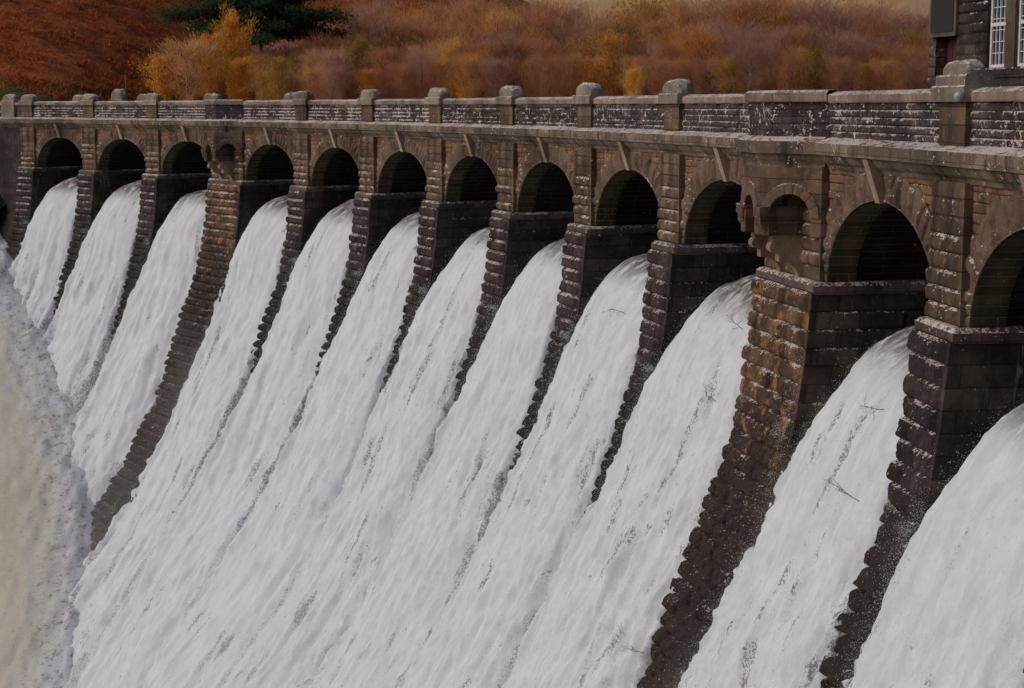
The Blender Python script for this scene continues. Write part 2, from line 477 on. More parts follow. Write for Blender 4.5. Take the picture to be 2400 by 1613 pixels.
# ------------------------------------------------------------------ arch bays
def bay(i):
    """spandrel wall, voussoir ring, vault and keystone between pier i and i+1"""
    lod = dist_lod((S[i] + S[i + 1]) / 2)
    a0 = S[i] + hw(i) - .3; a1 = S[i + 1] - hw(i + 1) + .3
    c = (a0 + a1) / 2; A = (a1 - a0) / 2 - .12; B = 2.9
    zs = Z_LED - .02
    zt = -1.95
    # spandrel wall, follows the extrados loosely
    n = int((a1 - a0 + .4) / (.09 * lod)); ss = np.linspace(a0 - .15, a1 + .15, n)
    x = np.clip((ss - c) / (A + .35), -1, 1)
    zb = np.where(np.abs(x) < 1, zs + (B + .35) * np.sqrt(1 - x * x), zs)
    zb = np.minimum(zb, zt - .15)
    v = np.linspace(0, 1, int(44 / lod) + 2)
    SSg, V = np.meshgrid(ss, v, indexing='ij')
    ZZ = zb[:, None] + (zt - zb[:, None]) * V
    rowf = (ZZ / .27) - np.floor(ZZ / .27)
    cr_ = np.floor(ZZ / .27); ub_ = (SSg + .425 * (cr_ % 2)) / .85; uf_ = ub_ - np.floor(ub_)
    jj_ = (1 - np.abs(2 * rowf - 1) ** 8) * (1 - np.abs(2 * uf_ - 1) ** 14)
    O = -.59 + jj_ * (.02 + .05 * _h(np.floor(ub_), cr_, cr_ * 0 + i, 12)) + fbm(SSg * 2.5, ZZ * 3.5, i * 4.0, 5, 4, .6) * .045
    mb = MB(); mb.grid(world_pt(SSg, O, ZZ), np.stack([SSg, ZZ], -1), flip=False)
    wall = rel(shift(mb), 'arch_wall', M['spandrel'], dam)
    # voussoir ring with its soffit
    nv = 31; k = max(3, int(6 / lod)); ph = np.linspace(0, np.pi, nv * k + 1)
    fr = (np.arange(len(ph)) % k) / k; vi = np.minimum(np.arange(len(ph)) // k, nv - 1)
    jn = 1 - (2 * fr - 1) ** 4
    ln = .85 + .35 * _h(vi, vi * 0 + i, vi * 0, 3)
    rows = [(-.56, 0.0), (-.5, 0.0)] + [(None, t) for t in np.linspace(0.04, 1, max(4, int(9 / lod)))]
    P = []; UV = []
    cx, cz = np.cos(ph), np.sin(ph)
    nx, nz = cx / A, cz / B; nn = np.hypot(nx, nz); nx, nz = nx / nn, nz / nn
    for o, t in rows:
        if o is not None:
            P.append(world_pt(c + A * cx, o + 0 * cx, zs + B * cz)); UV.append(np.stack([ph * 4, np.full_like(ph, o)], -1))
        else:
            d = t * ln
            px, pz = c + A * cx + nx * d, np.minimum(zs + B * cz + nz * d, zt - .02)
            b = jn * (.05 + .10 * np.sin(np.pi * min(1, t * 1.05)) ** .5) * (.3 + .9 * _h(vi, vi * 0 + i, vi * 0, 4)) + fbm(px * 2.5, pz * 2.5, i, 7, 4, .6) * .08
            P.append(world_pt(px, -.53 + b * sstep(0, .12, t) * (1 - .8 * (t > .98)), pz)); UV.append(np.stack([ph * 4, np.full_like(ph, t)], -1))
    P = np.array(P)
    mb = MB(); mb.grid(P, np.array(UV), flip=True)
    rel(shift(mb), 'voussoir_ring', M['ring'], wall)
    oo = np.array([-1.5, -1.2, -.9, -.55])
    ph2 = np.linspace(0, np.pi, 31 * 6 + 1); j2 = 1 - np.abs(2 * ((np.arange(len(ph2)) % 6) / 6) - 1) ** 3
    P = np.array([world_pt(c + (A - .035 * j2) * np.cos(ph2), o + 0 * ph2, zs + (B - .05 * j2) * np.sin(ph2)) for o in oo])
    mb = MB(); mb.grid(P, np.array([np.stack([np.full_like(ph2, o), ph2 * 31 / math.pi * .33], -1) for o in oo]), flip=True)
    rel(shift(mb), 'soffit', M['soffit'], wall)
    # vault behind, a step wider than the ring
    ph = np.linspace(0, np.pi, 41)
    oo = np.array([-1.5, -1.55, -3.0, -4.6, -6.4]); gr = np.array([.0, .3, .3, .3, .3])
    P = np.array([world_pt(c + (A + g) * np.cos(ph), o + 0 * ph, zs + (B + g) * np.sin(ph)) for o, g in zip(oo, gr)])
    UV = np.array([np.stack([np.full_like(ph, o), ph * 4.2], -1) for o in oo])
    mb = MB(); mb.grid(P, UV, flip=True)
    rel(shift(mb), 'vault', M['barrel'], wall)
    # keystone: tapering bracket under the cornice
    mb = MB(); w = .21
    zk0, zk1 = zs + B - .06, -1.56
    prof = [(-.6, zk0), (-.42, zk0), (.02, zk1), (-.6, zk1)]
    extrude(mb, np.linspace(c - w, c + w, 3), prof)
    rel(shift(mb), 'keystone', M['key'], wall)
    # parapet panel: five rock-faced courses, between parapet piers
    q0 = S[i] + (.95 if i not in TUR else 2.75); q1 = S[i + 1] - (.95 if i + 1 not in TUR else 2.75)
    n = int((q1 - q0) / (.09 * lod)); ss = np.linspace(q0, q1, n)
    zr = np.linspace(-1.02, Z_CAPB, int(5 * max(3, 7 / lod)) + 1)
    SSg, ZZ = np.meshgrid(ss, zr, indexing='ij')
    f = (ZZ + 1.02) / .228; r = np.floor(f); f = f - r
    jz = 1 - (2 * f - 1) ** 4
    ub = (SSg + .37 * (r % 2) + .2 * _h(r, r * 0, r * 0, 9)) / .75; uf = ub - np.floor(ub)
    ju = 1 - np.abs(2 * uf - 1) ** 8
    O = -.53 + jz * (.02 + .075 * _h(np.floor(ub), r, r * 0, 2)) * (.5 + .5 * ju) + fbm(SSg * 4, ZZ * 4, i, 2, 3) * .03
    mb = MB(); mb.grid(world_pt(SSg, O, ZZ), np.stack([SSg, ZZ + 1.02], -1))
    dam_box(mb, q0, q1, -.95, -.7, -1.02, Z_CAPB, 10)
    pp = rel(shift(mb), 'parapet', M['parapet'], dam)
    # coping with weathered top
    mb = MB(); n = 14
    e0 = S[i] + (1.2 if i not in TUR else 2.9); e1 = S[i + 1] - (1.2 if i + 1 not in TUR else 2.9)
    prof = [(-.38, Z_CAPB), (-.36, Z_CAPB + .05), (-.36, Z_CAPB + .24), (-.42, Z_CAPB + .275), (-.66, Z_CAPB + .36), (-.98, Z_CAPB + .26), (-.98, Z_CAPB)]
    jit = lambda s_, o_, z_: (o_, z_ + fbm(s_ * 1.1, o_ * 2, 0, 3, 3) * .012)
    extrude(mb, np.linspace(e0, e1, 40), prof, jit=jit)
    rel(shift(mb), 'coping', M['coping'], pp)
    return wall

for i in range(NP - 1): bay(i)

CORN = [(-.6, -.96), (-.5, -.98), (-.02, -1.12), (.06, -1.15), (.06, -1.52), (-.12, -1.55), (-.16, -1.66), (-.24, -1.76), (-.40, -1.86), (-.46, -1.98), (-.62, -1.98)]
def cornice(s0, s1):
    mb = MB()
    jit = lambda s_, o_, z_: (o_ + fbm(s_ * 1.3, z_ * 3, 0, 4, 3) * .02, z_ + fbm(s_ * .9, o_ * 3, 0, 5, 3) * .012)
    n = int((s1 - s0) / .25)
    extrude(mb, np.linspace(s0, s1, n), CORN, closed=True, caps=True, jit=jit)
    return rel(shift(mb), 'cornice', M['cornice'], dam)
cornice(S[0] - 3, S[3] - 2.9); cornice(S[3] + 2.9, S[10] - 2.9); cornice(S[10] + 2.9, S[13] + 9)

# ------------------------------------------------------------------ turrets: canted refuges carried on consoles
def poly_extrude(mb, plan, prof, s):
    """sweep a (outset, z) profile round an open plan polyline of (s, o); outset moves along the mitred normals"""
    plan = np.array(plan, float)
    d = np.diff(plan, axis=0); d /= np.linalg.norm(d, axis=1)[:, None]
    nrm = np.stack([d[:, 1], -d[:, 0]], -1)
    nv = np.concatenate([[nrm[0]], [(a + b) / (1 + a @ b) for a, b in zip(nrm[:-1], nrm[1:])], [nrm[-1]]])
    P = []; UV = []
    L = np.concatenate([[0], np.cumsum(np.linalg.norm(np.diff(plan, axis=0), axis=1))])
    Lp = np.concatenate([[0], np.cumsum([math.hypot(b[0] - a[0], b[1] - a[1]) for a, b in zip(prof[:-1], prof[1:])])])
    for (g, z), lz in zip(prof, Lp):
        q = plan + nv * g
        P.append(world_pt(s + q[:, 0], q[:, 1], np.full(len(q), z))); UV.append(np.stack([L, np.full_like(L, lz)], -1))
    mb.grid(np.array(P), np.array(UV), flip=True)
    return P

def facet_wall(mb, a, b, s, z0, z1, opening, zc, rise_lo, ns=24, thick=.35):
    """wall facet from plan point a to b with a round-headed opening (width, springing height); returns nothing"""
    a, b = np.array(a, float), np.array(b, float); Ld = np.linalg.norm(b - a); d = (b - a) / Ld; n = np.array([d[1], -d[0]])
    u = np.linspace(0, Ld, ns * 2 + 1)
    hwid = opening / 2
    x = u - Ld / 2
    inside = np.abs(x) < hwid
    zb = np.where(inside, zc + np.sqrt(np.maximum(hwid ** 2 - x ** 2, 0)), rise_lo)
    # two columns at the opening edges for crisp jambs
    us = []; zz = []
    for k in range(len(u)): us.append(u[k]); zz.append(zb[k])
    for e in (-hwid, hwid):
        us += [Ld / 2 + e - 1e-3, Ld / 2 + e + 1e-3]; zz += ([rise_lo, zc] if e < 0 else [zc, rise_lo])
    o = np.argsort(us, kind='stable'); us = np.array(us)[o]; zz = np.array(zz)[o]
    for off, fl in ((0.0, False), (-thick, True)):
        Q = []; UV = []
        for t in (0, .34, .67, 1.0):
            zrow = zz + (z1 - zz) * t
            p = a + np.outer(us, d) + n * off
            Q.append(world_pt(s + p[:, 0], p[:, 1], zrow)); UV.append(np.stack([us + a[0] * 3, zrow], -1))
        mb.grid(np.array(Q), np.array(UV), flip=not fl)
    # soffit
    Q = []
    for off in (0, -thick):
        p = a + np.outer(us, d) + n * off
        Q.append(world_pt(s + p[:, 0], p[:, 1], zz))
    mb.grid(np.array(Q), np.stack(np.meshgrid([0, thick], us, indexing='ij')[::-1], -1), flip=True)

def turret(i):
    s = S[i]; D = 1.25; fh = .98; ch = 2.7; o0 = -.3
    plan = [(ch, o0), (fh, D), (-fh, D), (-ch, o0)]         # from far to near
    t = MB()
    zt, zb = -1.98, -4.25
    for a, b, w in ((plan[0], plan[1], 1.55), (plan[1], plan[2], 1.0), (plan[2], plan[3], 1.55)):
        facet_wall(t, a, b, s, zb, zt, w, -3.62 if w > 1.1 else -3.45, zb)
    # floor of the refuge, closes the body above the arches
    body = rel(shift(t), 'turret', M['upper'], dam)
    # archivolts round each opening
    for a, b, w in ((plan[0], plan[1], 1.55), (plan[1], plan[2], 1.0), (plan[2], plan[3], 1.55)):
        a, b = np.array(a), np.array(b); Ld = np.linalg.norm(b - a); d = (b - a) / Ld; n = np.array([d[1], -d[0]])
        zc = -3.62 if w > 1.1 else -3.45
        ph = np.linspace(0, np.pi, 55); k = 6; fr = (np.arange(55) % k) / k; jn = 1 - (2 * fr - 1) ** 4
        Q = []; UV = []
        r1 = min(w / 2 + .5, Ld / 2 - .02)
        for r, g in ((w / 2, .0), (w / 2 + .01, .035), (w / 2 + .2, .05), (r1 - .03, .045), (r1, 0.0)):
            p = a + np.outer(Ld / 2 + r * np.cos(ph), d) + n * (g + .004) + np.outer(jn * .025 * (g > 0.01), n)
            Q.append(world_pt(s + p[:, 0], p[:, 1], zc + r * np.sin(ph))); UV.append(np.stack([ph * 3, np.full_like(ph, r)], -1))
        m = MB(); m.grid(np.array(Q), np.array(UV), flip=False)
        rel(shift(m), 'archivolt', M['ring'], body)
    # parapet of the refuge, cornice and coping
    m = MB()
    poly_extrude(m, [(p[0], p[1] - .2) for p in plan], [(-.45, -.98), (0, -.98), (.02, -.8), (.0, -.62), (.02, -.45), (0, -.26), (.02, -.1), (0, Z_CAPB + .02), (-.45, Z_CAPB + .02)], s)
    rel(shift(m), 'refuge_parapet', M['parapet'], body)
    m = MB()
    e = .12
    P = poly_extrude(m, [(p[0], p[1] - .08) for p in plan], [(-.6, -.94), (-.1, -.97), (.2, -1.08), (.26, -1.12), (.26, -1.52), (.12, -1.55), (.08, -1.7), (0, -1.8), (-.02, -1.88), (.0, -2.0), (-.02, -2.2), (-.1, -2.24)], s)
    rel(shift(m), 'refuge_cornice', M['cornice'], body)
    m = MB()
    poly_extrude(m, [(ch + .15, -.36)] + [(p[0], p[1] - .08) for p in plan[1:3]] + [(-ch - .15, -.36)], [(-.6, Z_CAPB + .02), (.0, Z_CAPB + .02), (.03, Z_CAPB + .06), (.03, Z_CAPB + .33), (-.06, Z_CAPB + .40), (-.55, Z_CAPB + .42), (-.62, Z_CAPB + .36), (-.62, Z_CAPB)], s)
    rel(shift(m), 'refuge_coping', M['coping'], body)
    # corner posts: capital, roll and curved console back to the ledge
    for sg in (1, -1):
        cs = sg * (fh - .02)
        m = MB()
        bx = lambda s0, s1, a0, a1, z0, z1, bev=.03: dam_box(m, s + s0, s + s1, a0, a1, z0, z1, 2, bev)
        w = .27
        bx(cs - w - .08, cs + w + .08, o0, D + .08, -3.62, -3.30)
        bx(cs - w - .03, cs + w + .03, o0, D + .04, -3.88, -3.625)
        # rounded drop under the capital
        prof = [(o0, -4.22), (D - .42, -4.22), (D - .22, -4.15), (D - .06, -4.02), (D + .02, -3.885), (o0, -3.885)]
        extrude(m, np.linspace(s + cs - w, s + cs + w, 3), prof)
        rel(shift(m), 'capital', M['upper'], body)
        m = MB()
        w = .2
        tz = -4.225
        prof = [(o0, tz), (D - .36, tz), (D - .36, tz - .24)]
        rc, rr = (D - .52, tz - .42), .19
        prof_roll = [(rc[0] + rr * math.cos(a), rc[1] + rr * math.sin(a)) for a in np.linspace(math.pi / 2, -math.pi / 2, 9)]
        zb2 = tz - .62
        outl = [(o0, tz), (D - .42, tz), (D - .42, tz - .22)] + prof_roll + [(D - .66, zb2), (D - .66, zb2 - .28)]
        # quarter curve sweeping back to the ledge
        x0, z0c = D - .66, zb2 - .28; x1, z1c = -.12, Z_LED
        cur = [(x0 + (x1 - x0) * math.sin(a), z0c + (z1c - z0c) * (1 - math.cos(a))) for a in np.linspace(0, math.pi / 2, 10)]
        outl += cur[1:] + [(o0, Z_LED)]
        extrude(m, np.linspace(s + cs - w, s + cs + w, 3), outl[::-1])
        rel(shift(m), 'console', M['console'], body)
    return body
for i in TUR: turret(i)

# ------------------------------------------------------------------ upstream side, road, spillway face
def upstream():
    for i in range(NP - 1):
        q0, q1 = S[i] + 1.1, S[i + 1] - 1.1
        mb = MB(); dam_box(mb, q0, q1, -6.4, -5.95, -1.0, .1, 10)
        pp = rel(shift(mb), 'upstream_parapet', M['parapet'], dam)
        mb = MB(); prof = [(-5.85, .1), (-5.85, .32), (-6.17, .42), (-6.5, .32), (-6.5, .1)]
        extrude(mb, np.linspace(q0, q1, 12), prof)
        rel(shift(mb), 'upstream_coping', M['coping'], pp)
    for i in range(NP):
        mb = MB(); s = S[i]
        dam_box(mb, s - 1.1, s + 1.1, -6.5, -5.85, -1.0, .12, 4)
        up = rel(shift(mb), 'upstream_pier', M['upper'], dam)
        if i >= 10: cap(i, -6.17, up, i * 5.1 + 2)
    # masonry core of the arcade deck above the vaults and the upstream wall below
    mb = MB(); dam_box(mb, S[0] - 3, S[-1] + 14, -6.4, -.6, -2.6, -1.0, 120)
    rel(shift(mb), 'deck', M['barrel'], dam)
upstream()
mb = MB(); dam_box(mb, S[0] - 3, S[-1] + 14, -5.93, -.97, -.99, -.86, 120)
setp(mb.build('road', M['road']), kind='structure')
mb = MB()
zz = np.linspace(-7.6, -48, 80)
fo = np.interp(-zz, -WAT[:, 0], WAT[:, 1]) - 1.15
P = np.array([world_pt(np.linspace(S[0] - 4, S[-1] + 14, 160), min(a, rib_o(z) - .5), z) for a, z in zip(fo, zz)])
mb.grid(P - DLOC, np.stack(np.meshgrid(zz, np.linspace(S[0] - 4, S[-1] + 14, 160), indexing='ij')[::-1], -1), flip=True)
mb.build('spillway_face', M['side'], dam)

# left abutment: end pier mass and wing wall
def abutment():
    mb = MB(); s0 = S[-1] + hw(13) - .2
    dam_box(mb, s0, s0 + 16, -6.4, -.45, -34, -1.95, 16)
    a = rel(shift(mb), 'abutment', M['shaft'], dam)
    mb = MB(); dam_box(mb, S[-1] + .95, s0 + 14, -.95, -.5, -1.02, Z_CAPB, 16)
    rel(shift(mb), 'parapet', M['parapet'], dam)
    mb = MB(); dam_box(mb, S[-1] + 1.2, s0 + 14, -1.0, -.36, Z_CAPB, .38, 16, .05)
    rel(shift(mb), 'coping', M['coping'], a)
    mb = MB()
    s = S[-1] + 3.3
    dam_box(mb, s - 1.0, s + 1.3, -1.1, -.3, -1.0, Z_CAPB + .42, 4, .04)
    rock_dome(mb, s - 1.0, s + 1.3, -1.05, -.32, Z_CAPB + .41, Z_CAPB + 1.05, 44)
    rel(shift(mb), 'end_pillar', M['cap'], a)
    mb = MB()
    s = S[12] + 4.6
    dam_box(mb, s - .9, s + .9, -6.7, -5.8, -1.0, Z_CAPB + .42, 4, .04)
    rock_dome(mb, s - .95, s + .95, -6.7, -5.8, Z_CAPB + .41, Z_CAPB + 1.5, 47)
    rel(shift(mb), 'gate_pillar', M['cap'], a)
abutment()

# ------------------------------------------------------------------ falling water
def water_mat():
    t = NT('white_water')
    uv = t.n('UVMap').outputs[0]
    geo = t.n('NewGeometry'); pos = geo.outputs['Position']
    lo = t.noise(t.mapping(uv, scale=(.55, .09, 1)), 1.0, 4, .55, .3)          # long soft streaks
    md = t.noise(t.mapping(uv, scale=(1.5, .62, 1)), 1.0, 6, .68, .5)
    hi = t.noise(t.mapping(pos, scale=(1, 1, 1)), 11.0, 3, .75)
    h2 = t.noise(t.mapping(pos, scale=(1, 1, 1)), 5.0, 4, .75)
    c = t.mix(t.ramp(md, .3, .7), (.49, .507, .565), (.615, .628, .672))
    c = t.mix(t.ramp(lo, .55, .8, 0, .5), c, (.42, .43, .50))
    # torn places where dark wet masonry shows between the drops
    gap = t.math('ADD', t.math('MULTIPLY', lo, .55), t.math('MULTIPLY', md, .45))
    att = t.n('Attribute', attribute_name='torn').outputs['Fac']
    gm = t.math('MAXIMUM', t.ramp(gap, .54, .70), att)
    spn = t.math('ADD', t.math('MULTIPLY', hi, .6), t.math('MULTIPLY', h2, .4))
    sp = t.ramp(t.math('ADD', spn, t.math('MULTIPLY', gm, .16)), .56, .63)
    c = t.mix(t.math('MULTIPLY', t.math('MULTIPLY', t.ramp(gm, .0, .6), sp), .8), c, (.09, .082, .09))
    # a thin scatter of dark flecks everywhere
    sp2 = t.ramp(t.noise(t.mapping(pos, scale=(1, 1, .7)), 8.0, 2, .8), .66, .70)
    c = t.mix(t.math('MULTIPLY', sp2, .35), c, (.2, .19, .2))
    # brown-tinted glassy sheet right at the crest
    sep = t.n('SeparateXYZ'); t.i(sep, 0, pos)
    cr = t.math('MULTIPLY', t.ramp(sep.outputs[2], -8.4, -7.0), t.ramp(t.noise(t.mapping(uv, scale=(2.5, .9, 1)), 1.0, 5, .7), .34, .56))
    c = t.mix(cr, c, (.10, .085, .075))
    b = t.bump(t.math('ADD', t.math('MULTIPLY', md, .7), t.math('MULTIPLY', h2, .35)), .16, .4)
    b = t.bump(hi, .04, .4, b)
    return t.out(c, .75, b, .25)
M['water'] = water_mat()

def path_lengths():
    o, z = WAT[:, 1], WAT[:, 0]
    L = np.concatenate([[0], np.cumsum(np.hypot(np.diff(o), np.diff(z)))])
    return L, o, z
WL, WO, WZ = path_lengths()
# smooth resampled path with normals
_t = np.linspace(0, WL[-1], 900)
_o, _z = np.interp(_t, WL, WO), np.interp(_t, WL, WZ)
ker = np.hanning(61); ker /= ker.sum()
_pad = lambda a: np.concatenate([np.linspace(a[0] - (a[30] - a[0]), a[0], 31)[:-1], a, np.linspace(a[-1], 2 * a[-1] - a[-31], 31)[1:]])
_o, _z = np.convolve(_pad(_o), ker, 'valid'), np.convolve(_pad(_z), ker, 'valid')
_dt = np.gradient(_t); _to, _tz = np.gradient(_o), np.gradient(_z); _nl = np.hypot(_to, _tz); _to, _tz = _to / _nl, _tz / _nl
_no, _nz = -_tz, _to                               # normal: outwards and up

# the left end of the toe lies higher, on the rising valley side
TOE_S = [0, 60, 90, 106.6, 112.7, 119.9, 127.7, 135.5, 141.6, 147.1, 153.7, 156.9, 175]
TOE_Z = [-45, -45, -43.5, -40.1, -37, -32.9, -29, -24.9, -22, -19.5, -16.9, -13.9, -7]
def toe_z(s): return np.interp(s, TOE_S, TOE_Z)

WAT_EDGE = []
def fall(i):
    lod = dist_lod((S[i] + S[i + 1]) / 2)
    cell = .10 * max(1, lod * .85)
    s0, s1 = S[i], S[i + 1]
    ns = int((s1 - s0) / cell)
    ss = np.linspace(s0, s1, ns)
    nt_ = int(_t[-1] / (cell * 1.15))
    tt = np.linspace(0, _t[-1], nt_)
    o, z, no, nz = [np.interp(tt, _t, a) for a in (_o, _z, _no, _nz)]
    T, SS_ = np.meshgrid(tt, ss, indexing='ij')
    Zb = np.meshgrid(z, ss, indexing='ij')[0]
    dn, df = SS_ - s0, s1 - SS_                     # distance from near / far pier centre
    big = sstep(-8.5, -16, Zb)
    # lumpy, streaked surface
    wob = fbm(SS_ * .25, T * .05, 0, 21, 3) * 1.2
    n = fbm((SS_ + wob) * .55, T * .13, i * 0.0, 31, 4, .5) * (.22 + .30 * big)
    n += fbm((SS_ + wob) * 1.6, T * .45, 0, 37, 4, .55) * (.09 + .05 * big)
    n += fbm(SS_ * 4.2, T * 2.0, 0, 41, 3, .6) * (.07 + .05 * big)
    torn = sstep(.22, .6, fbm((SS_ + wob) * 1.0, T * .2, 2.0, 45, 4, .6)) * .6
    n -= np.abs(fbm((SS_ + wob) * .9, T * .16, 4.0, 43, 3, .5)) * .25 * big - .05 * big
    uu = (SS_ - s0) / (s1 - s0)
    n += np.sin(np.pi * uu) * (.22 * float(vnoise(i * 1.7, .5, 0, 3)) + (.35 - .15 * big) * vnoise(uu * 2.2 + i * 3.1, T * .12, i, 5))
    # contraction at the piers near the crest
    for d, k in ((dn, i), (df, i + 1)):
        e = d - (hw(k) - .12)
        n -= .95 * np.exp(-np.maximum(e, 0) / .9) * (1 - sstep(-8.5, -12.5, Zb)) * (1 if k == i + 1 else .6)
        # the sheet thins out beside each rib, so the stones stand flush with it
        far = (k == i)
        A_ = ((1.15 if far else .70) if k in TUR else (.60 if far else .40) * (1 - .6 * sstep(-18, -27, Zb))) * sstep(-9.5, -13, Zb)
        n -= A_ * np.exp(-np.maximum(e, 0) / 2.4)
        # over the rib: narrow ribs drown little by little further down, turret ribs stay bare
        fine = fbm(SS_ * 2.6, T * 1.5, k * 5.0, 53, 3, .7)
        slow = fbm(SS_ * .5, T * .16, k * 7.3, 57, 3)
        sd = (SS_ - S[k]) / (hw(k) - .12)              # -1 near side ... 1 far side
        if k in TUR:
            m = np.interp(-Zb, [6, 9, 20, 34], [-2.5, -1.6, -1.1, -.7])
            cen = np.interp(-Zb, [9, 30], [0, .05]); wz = np.interp(-Zb, [9, 14, 34], [.93, .86, .76]) + slow * .06
        else:
            m = np.interp(-Zb, [8, 10, 12, 14, 16, 19, 23, 30], [-2.6, -1.9, -1.2, -.55, -.05, .32, .55, .8]) + slow * .45
            cen = 0; wz = np.interp(-Zb, [9, 12, 16, 22], [1.05, .85, .52, .30]) + slow * .2
        hgt = .85
        drop = np.maximum(0, hgt - m) * (1 - sstep(wz - (.16 if k not in TUR else .09), wz + (.16 if k not in TUR else .05), np.abs(sd - cen) + fine * (.12 if k not in TUR else .06)))
        n -= drop
        torn = np.maximum(torn, np.exp(-((sd - cen) / (.62 if k not in TUR else .8)) ** 4) * sstep(-.42, .15, slow + .2 * fine) * (1.0 - .55 * sstep(-17, -34, Zb)))
        n += fine * .30 * np.exp(-((np.abs(sd - cen) - wz * .8) / .45) ** 2) * sstep(-8.5, -10.5, Zb)
    low = toe_z(SS_)
    near = np.exp(-np.maximum(Zb - low, 0) / 2.6)
    torn = np.maximum(torn, near * sstep(.05, .45, fbm(SS_ * .7, T * .6, 3.0, 47, 4, .65)) * 1.0)
    n += near * fbm(SS_ * .8, T * .8, 5.0, 49, 4, .6) * .35
    OO = o[:, None] + no[:, None] * n
    ZZ = Zb + nz[:, None] * n
    # plunge: throw forward near the toe
    below = np.maximum(0, low - ZZ)
    keep = (below < 2.6)
    P = world_pt(SS_, OO, ZZ)
    mb = MB()
    idx = np.arange(nt_ * ns).reshape(nt_, ns)
    q = np.stack([idx[:-1, :-1], idx[:-1, 1:], idx[1:, 1:], idx[1:, :-1]], -1)
    kq = keep[:-1, :-1] | keep[1:, 1:]
    q = q[kq][:, ::-1]
    mb.add(P, q.tolist(), np.stack([SS_, T], -1))
    c0 = world_pt((s0 + s1) / 2, 0, -7)
    mb.v = [v - c0 for v in mb.v]
    w = mb.build('waterfall', M['water'], None, smooth=True)
    w.location = tuple(c0)
    at = w.data.attributes.new('torn', 'FLOAT', 'POINT'); at.data.foreach_set('value', torn.astype(np.float32).ravel())
    WAT_EDGE.append((i, ss, tt, OO, ZZ))
    return w

WLAB = {2: 'white water pouring past the nearest turret pier on the right, branches caught in it',
        3: 'white cascade directly left of the big rusty turret pier in the foreground'}
def nth(k): return ['first', 'second', 'third', 'fourth', 'fifth', 'sixth', 'seventh'][k]
WLAB[1] = 'white water at the right edge of the photo, beyond the rightmost pier'
for k in range(4, 10):
    WLAB[k] = 'white cascade falling in the %s bay left of the near turret pier' % nth(k - 3)
WLAB[10] = 'white cascade in the first bay left of the far turret pier'
WLAB[11] = 'white cascade second from the left end of the dam'
WLAB[12] = 'leftmost white cascade, above the rocky left end of the dam'
for i in range(1, NP - 1):
    setp(fall(i), WLAB[i], 'waterfall', 'waterfalls pouring through the arches of the dam')

# ------------------------------------------------------------------ pool and reservoir
def pool_mat():
    t = NT('foaming_pool')
    pos = t.n('NewGeometry').outputs['Position']
    a = t.noise(pos, .12, 5, .6); b = t.noise(pos, 1.4, 6, .75); d = t.noise(pos, 4.0, 3, .8)
    c = t.mix(t.ramp(a, .35, .65), (.49, .45, .365), (.42, .38, .30))
    c = t.mix(t.ramp(b, .35, .7, 0, .55), c, (.52, .49, .43))
    su = t.n('SeparateXYZ'); t.i(su, 0, t.n('UVMap').outputs[0])
    wf = t.ramp(t.math('ADD', su.outputs[1], t.math('ADD', t.math('MULTIPLY', t.math('SUBTRACT', a, .5), 7.0), t.math('MULTIPLY', t.math('SUBTRACT', b, .5), 16.0))), 6.0, -1.5)
    c = t.mix(wf, c, (.47, .48, .53))
    nearf = t.ramp(su.outputs[1], 5.0, .5)
    c = t.mix(t.math('MULTIPLY', t.math('MULTIPLY', nearf, t.ramp(b, .5, .62)), t.ramp(d, .44, .54)), c, (.10, .10, .115))
    c = t.mix(t.math('MULTIPLY', t.ramp(d, .60, .66), t.ramp(a, .35, .6, .35, .8)), c, (.20, .19, .17))
    return t.out(c, .6, t.bump(b, .12, .4), .3)
M['pool'] = pool_mat()
mb = MB()
ss = np.linspace(S[2], S[13] + 40, 330); ex = np.concatenate([np.linspace(-5, 40, 180), np.linspace(41, 160, 40)])
SSg, E = np.meshgrid(ss, ex, indexing='ij')
tz = toe_z(SSg)
OT = np.interp(-tz, -WAT[:, 0], WAT[:, 1])
rise = 1.0
Z = np.maximum(tz - np.maximum(E, 0) * .52 * rise, -45.5 + fbm(SSg * .05, E * .05, 0, 3, 2) * .4)
amp = np.exp(-np.maximum(E, 0) / 9.0)
Z = Z + fbm(SSg * .35, E * .35, 0, 61, 4, .6) * (.05 + .05 * amp) + fbm(SSg * 1.3, E * 1.3, 0, 63, 3, .6) * (.04 + .08 * amp)
Z = Z + fbm(SSg * .8, E * .8, 2.0, 65, 4, .65) * .6 * np.exp(-np.abs(E) / 3.5)
P = world_pt(SSg, OT + E, Z)
mb.grid(P, np.stack([SSg, E], -1), flip=True)
setp(mb.build('pool_water', M['pool'], None, True), kind='structure')

t = NT('lake_water')
M['lake'] = t.out((.03, .035, .04), .12, t.bump(t.noise(t.n('NewGeometry').outputs['Position'], .8, 4, .6), .1, .4), .5)
mb = MB()
s_ = np.linspace(S[0] - 40, S[-1] + 20, 60); o_ = np.linspace(-5.5, -140, 12)
A_, B_ = np.meshgrid(s_, o_, indexing='ij')
mb.grid(world_pt(A_, B_, -6.62), None, flip=False)
setp(mb.build('reservoir_water', M['lake'], None, True), kind='structure')

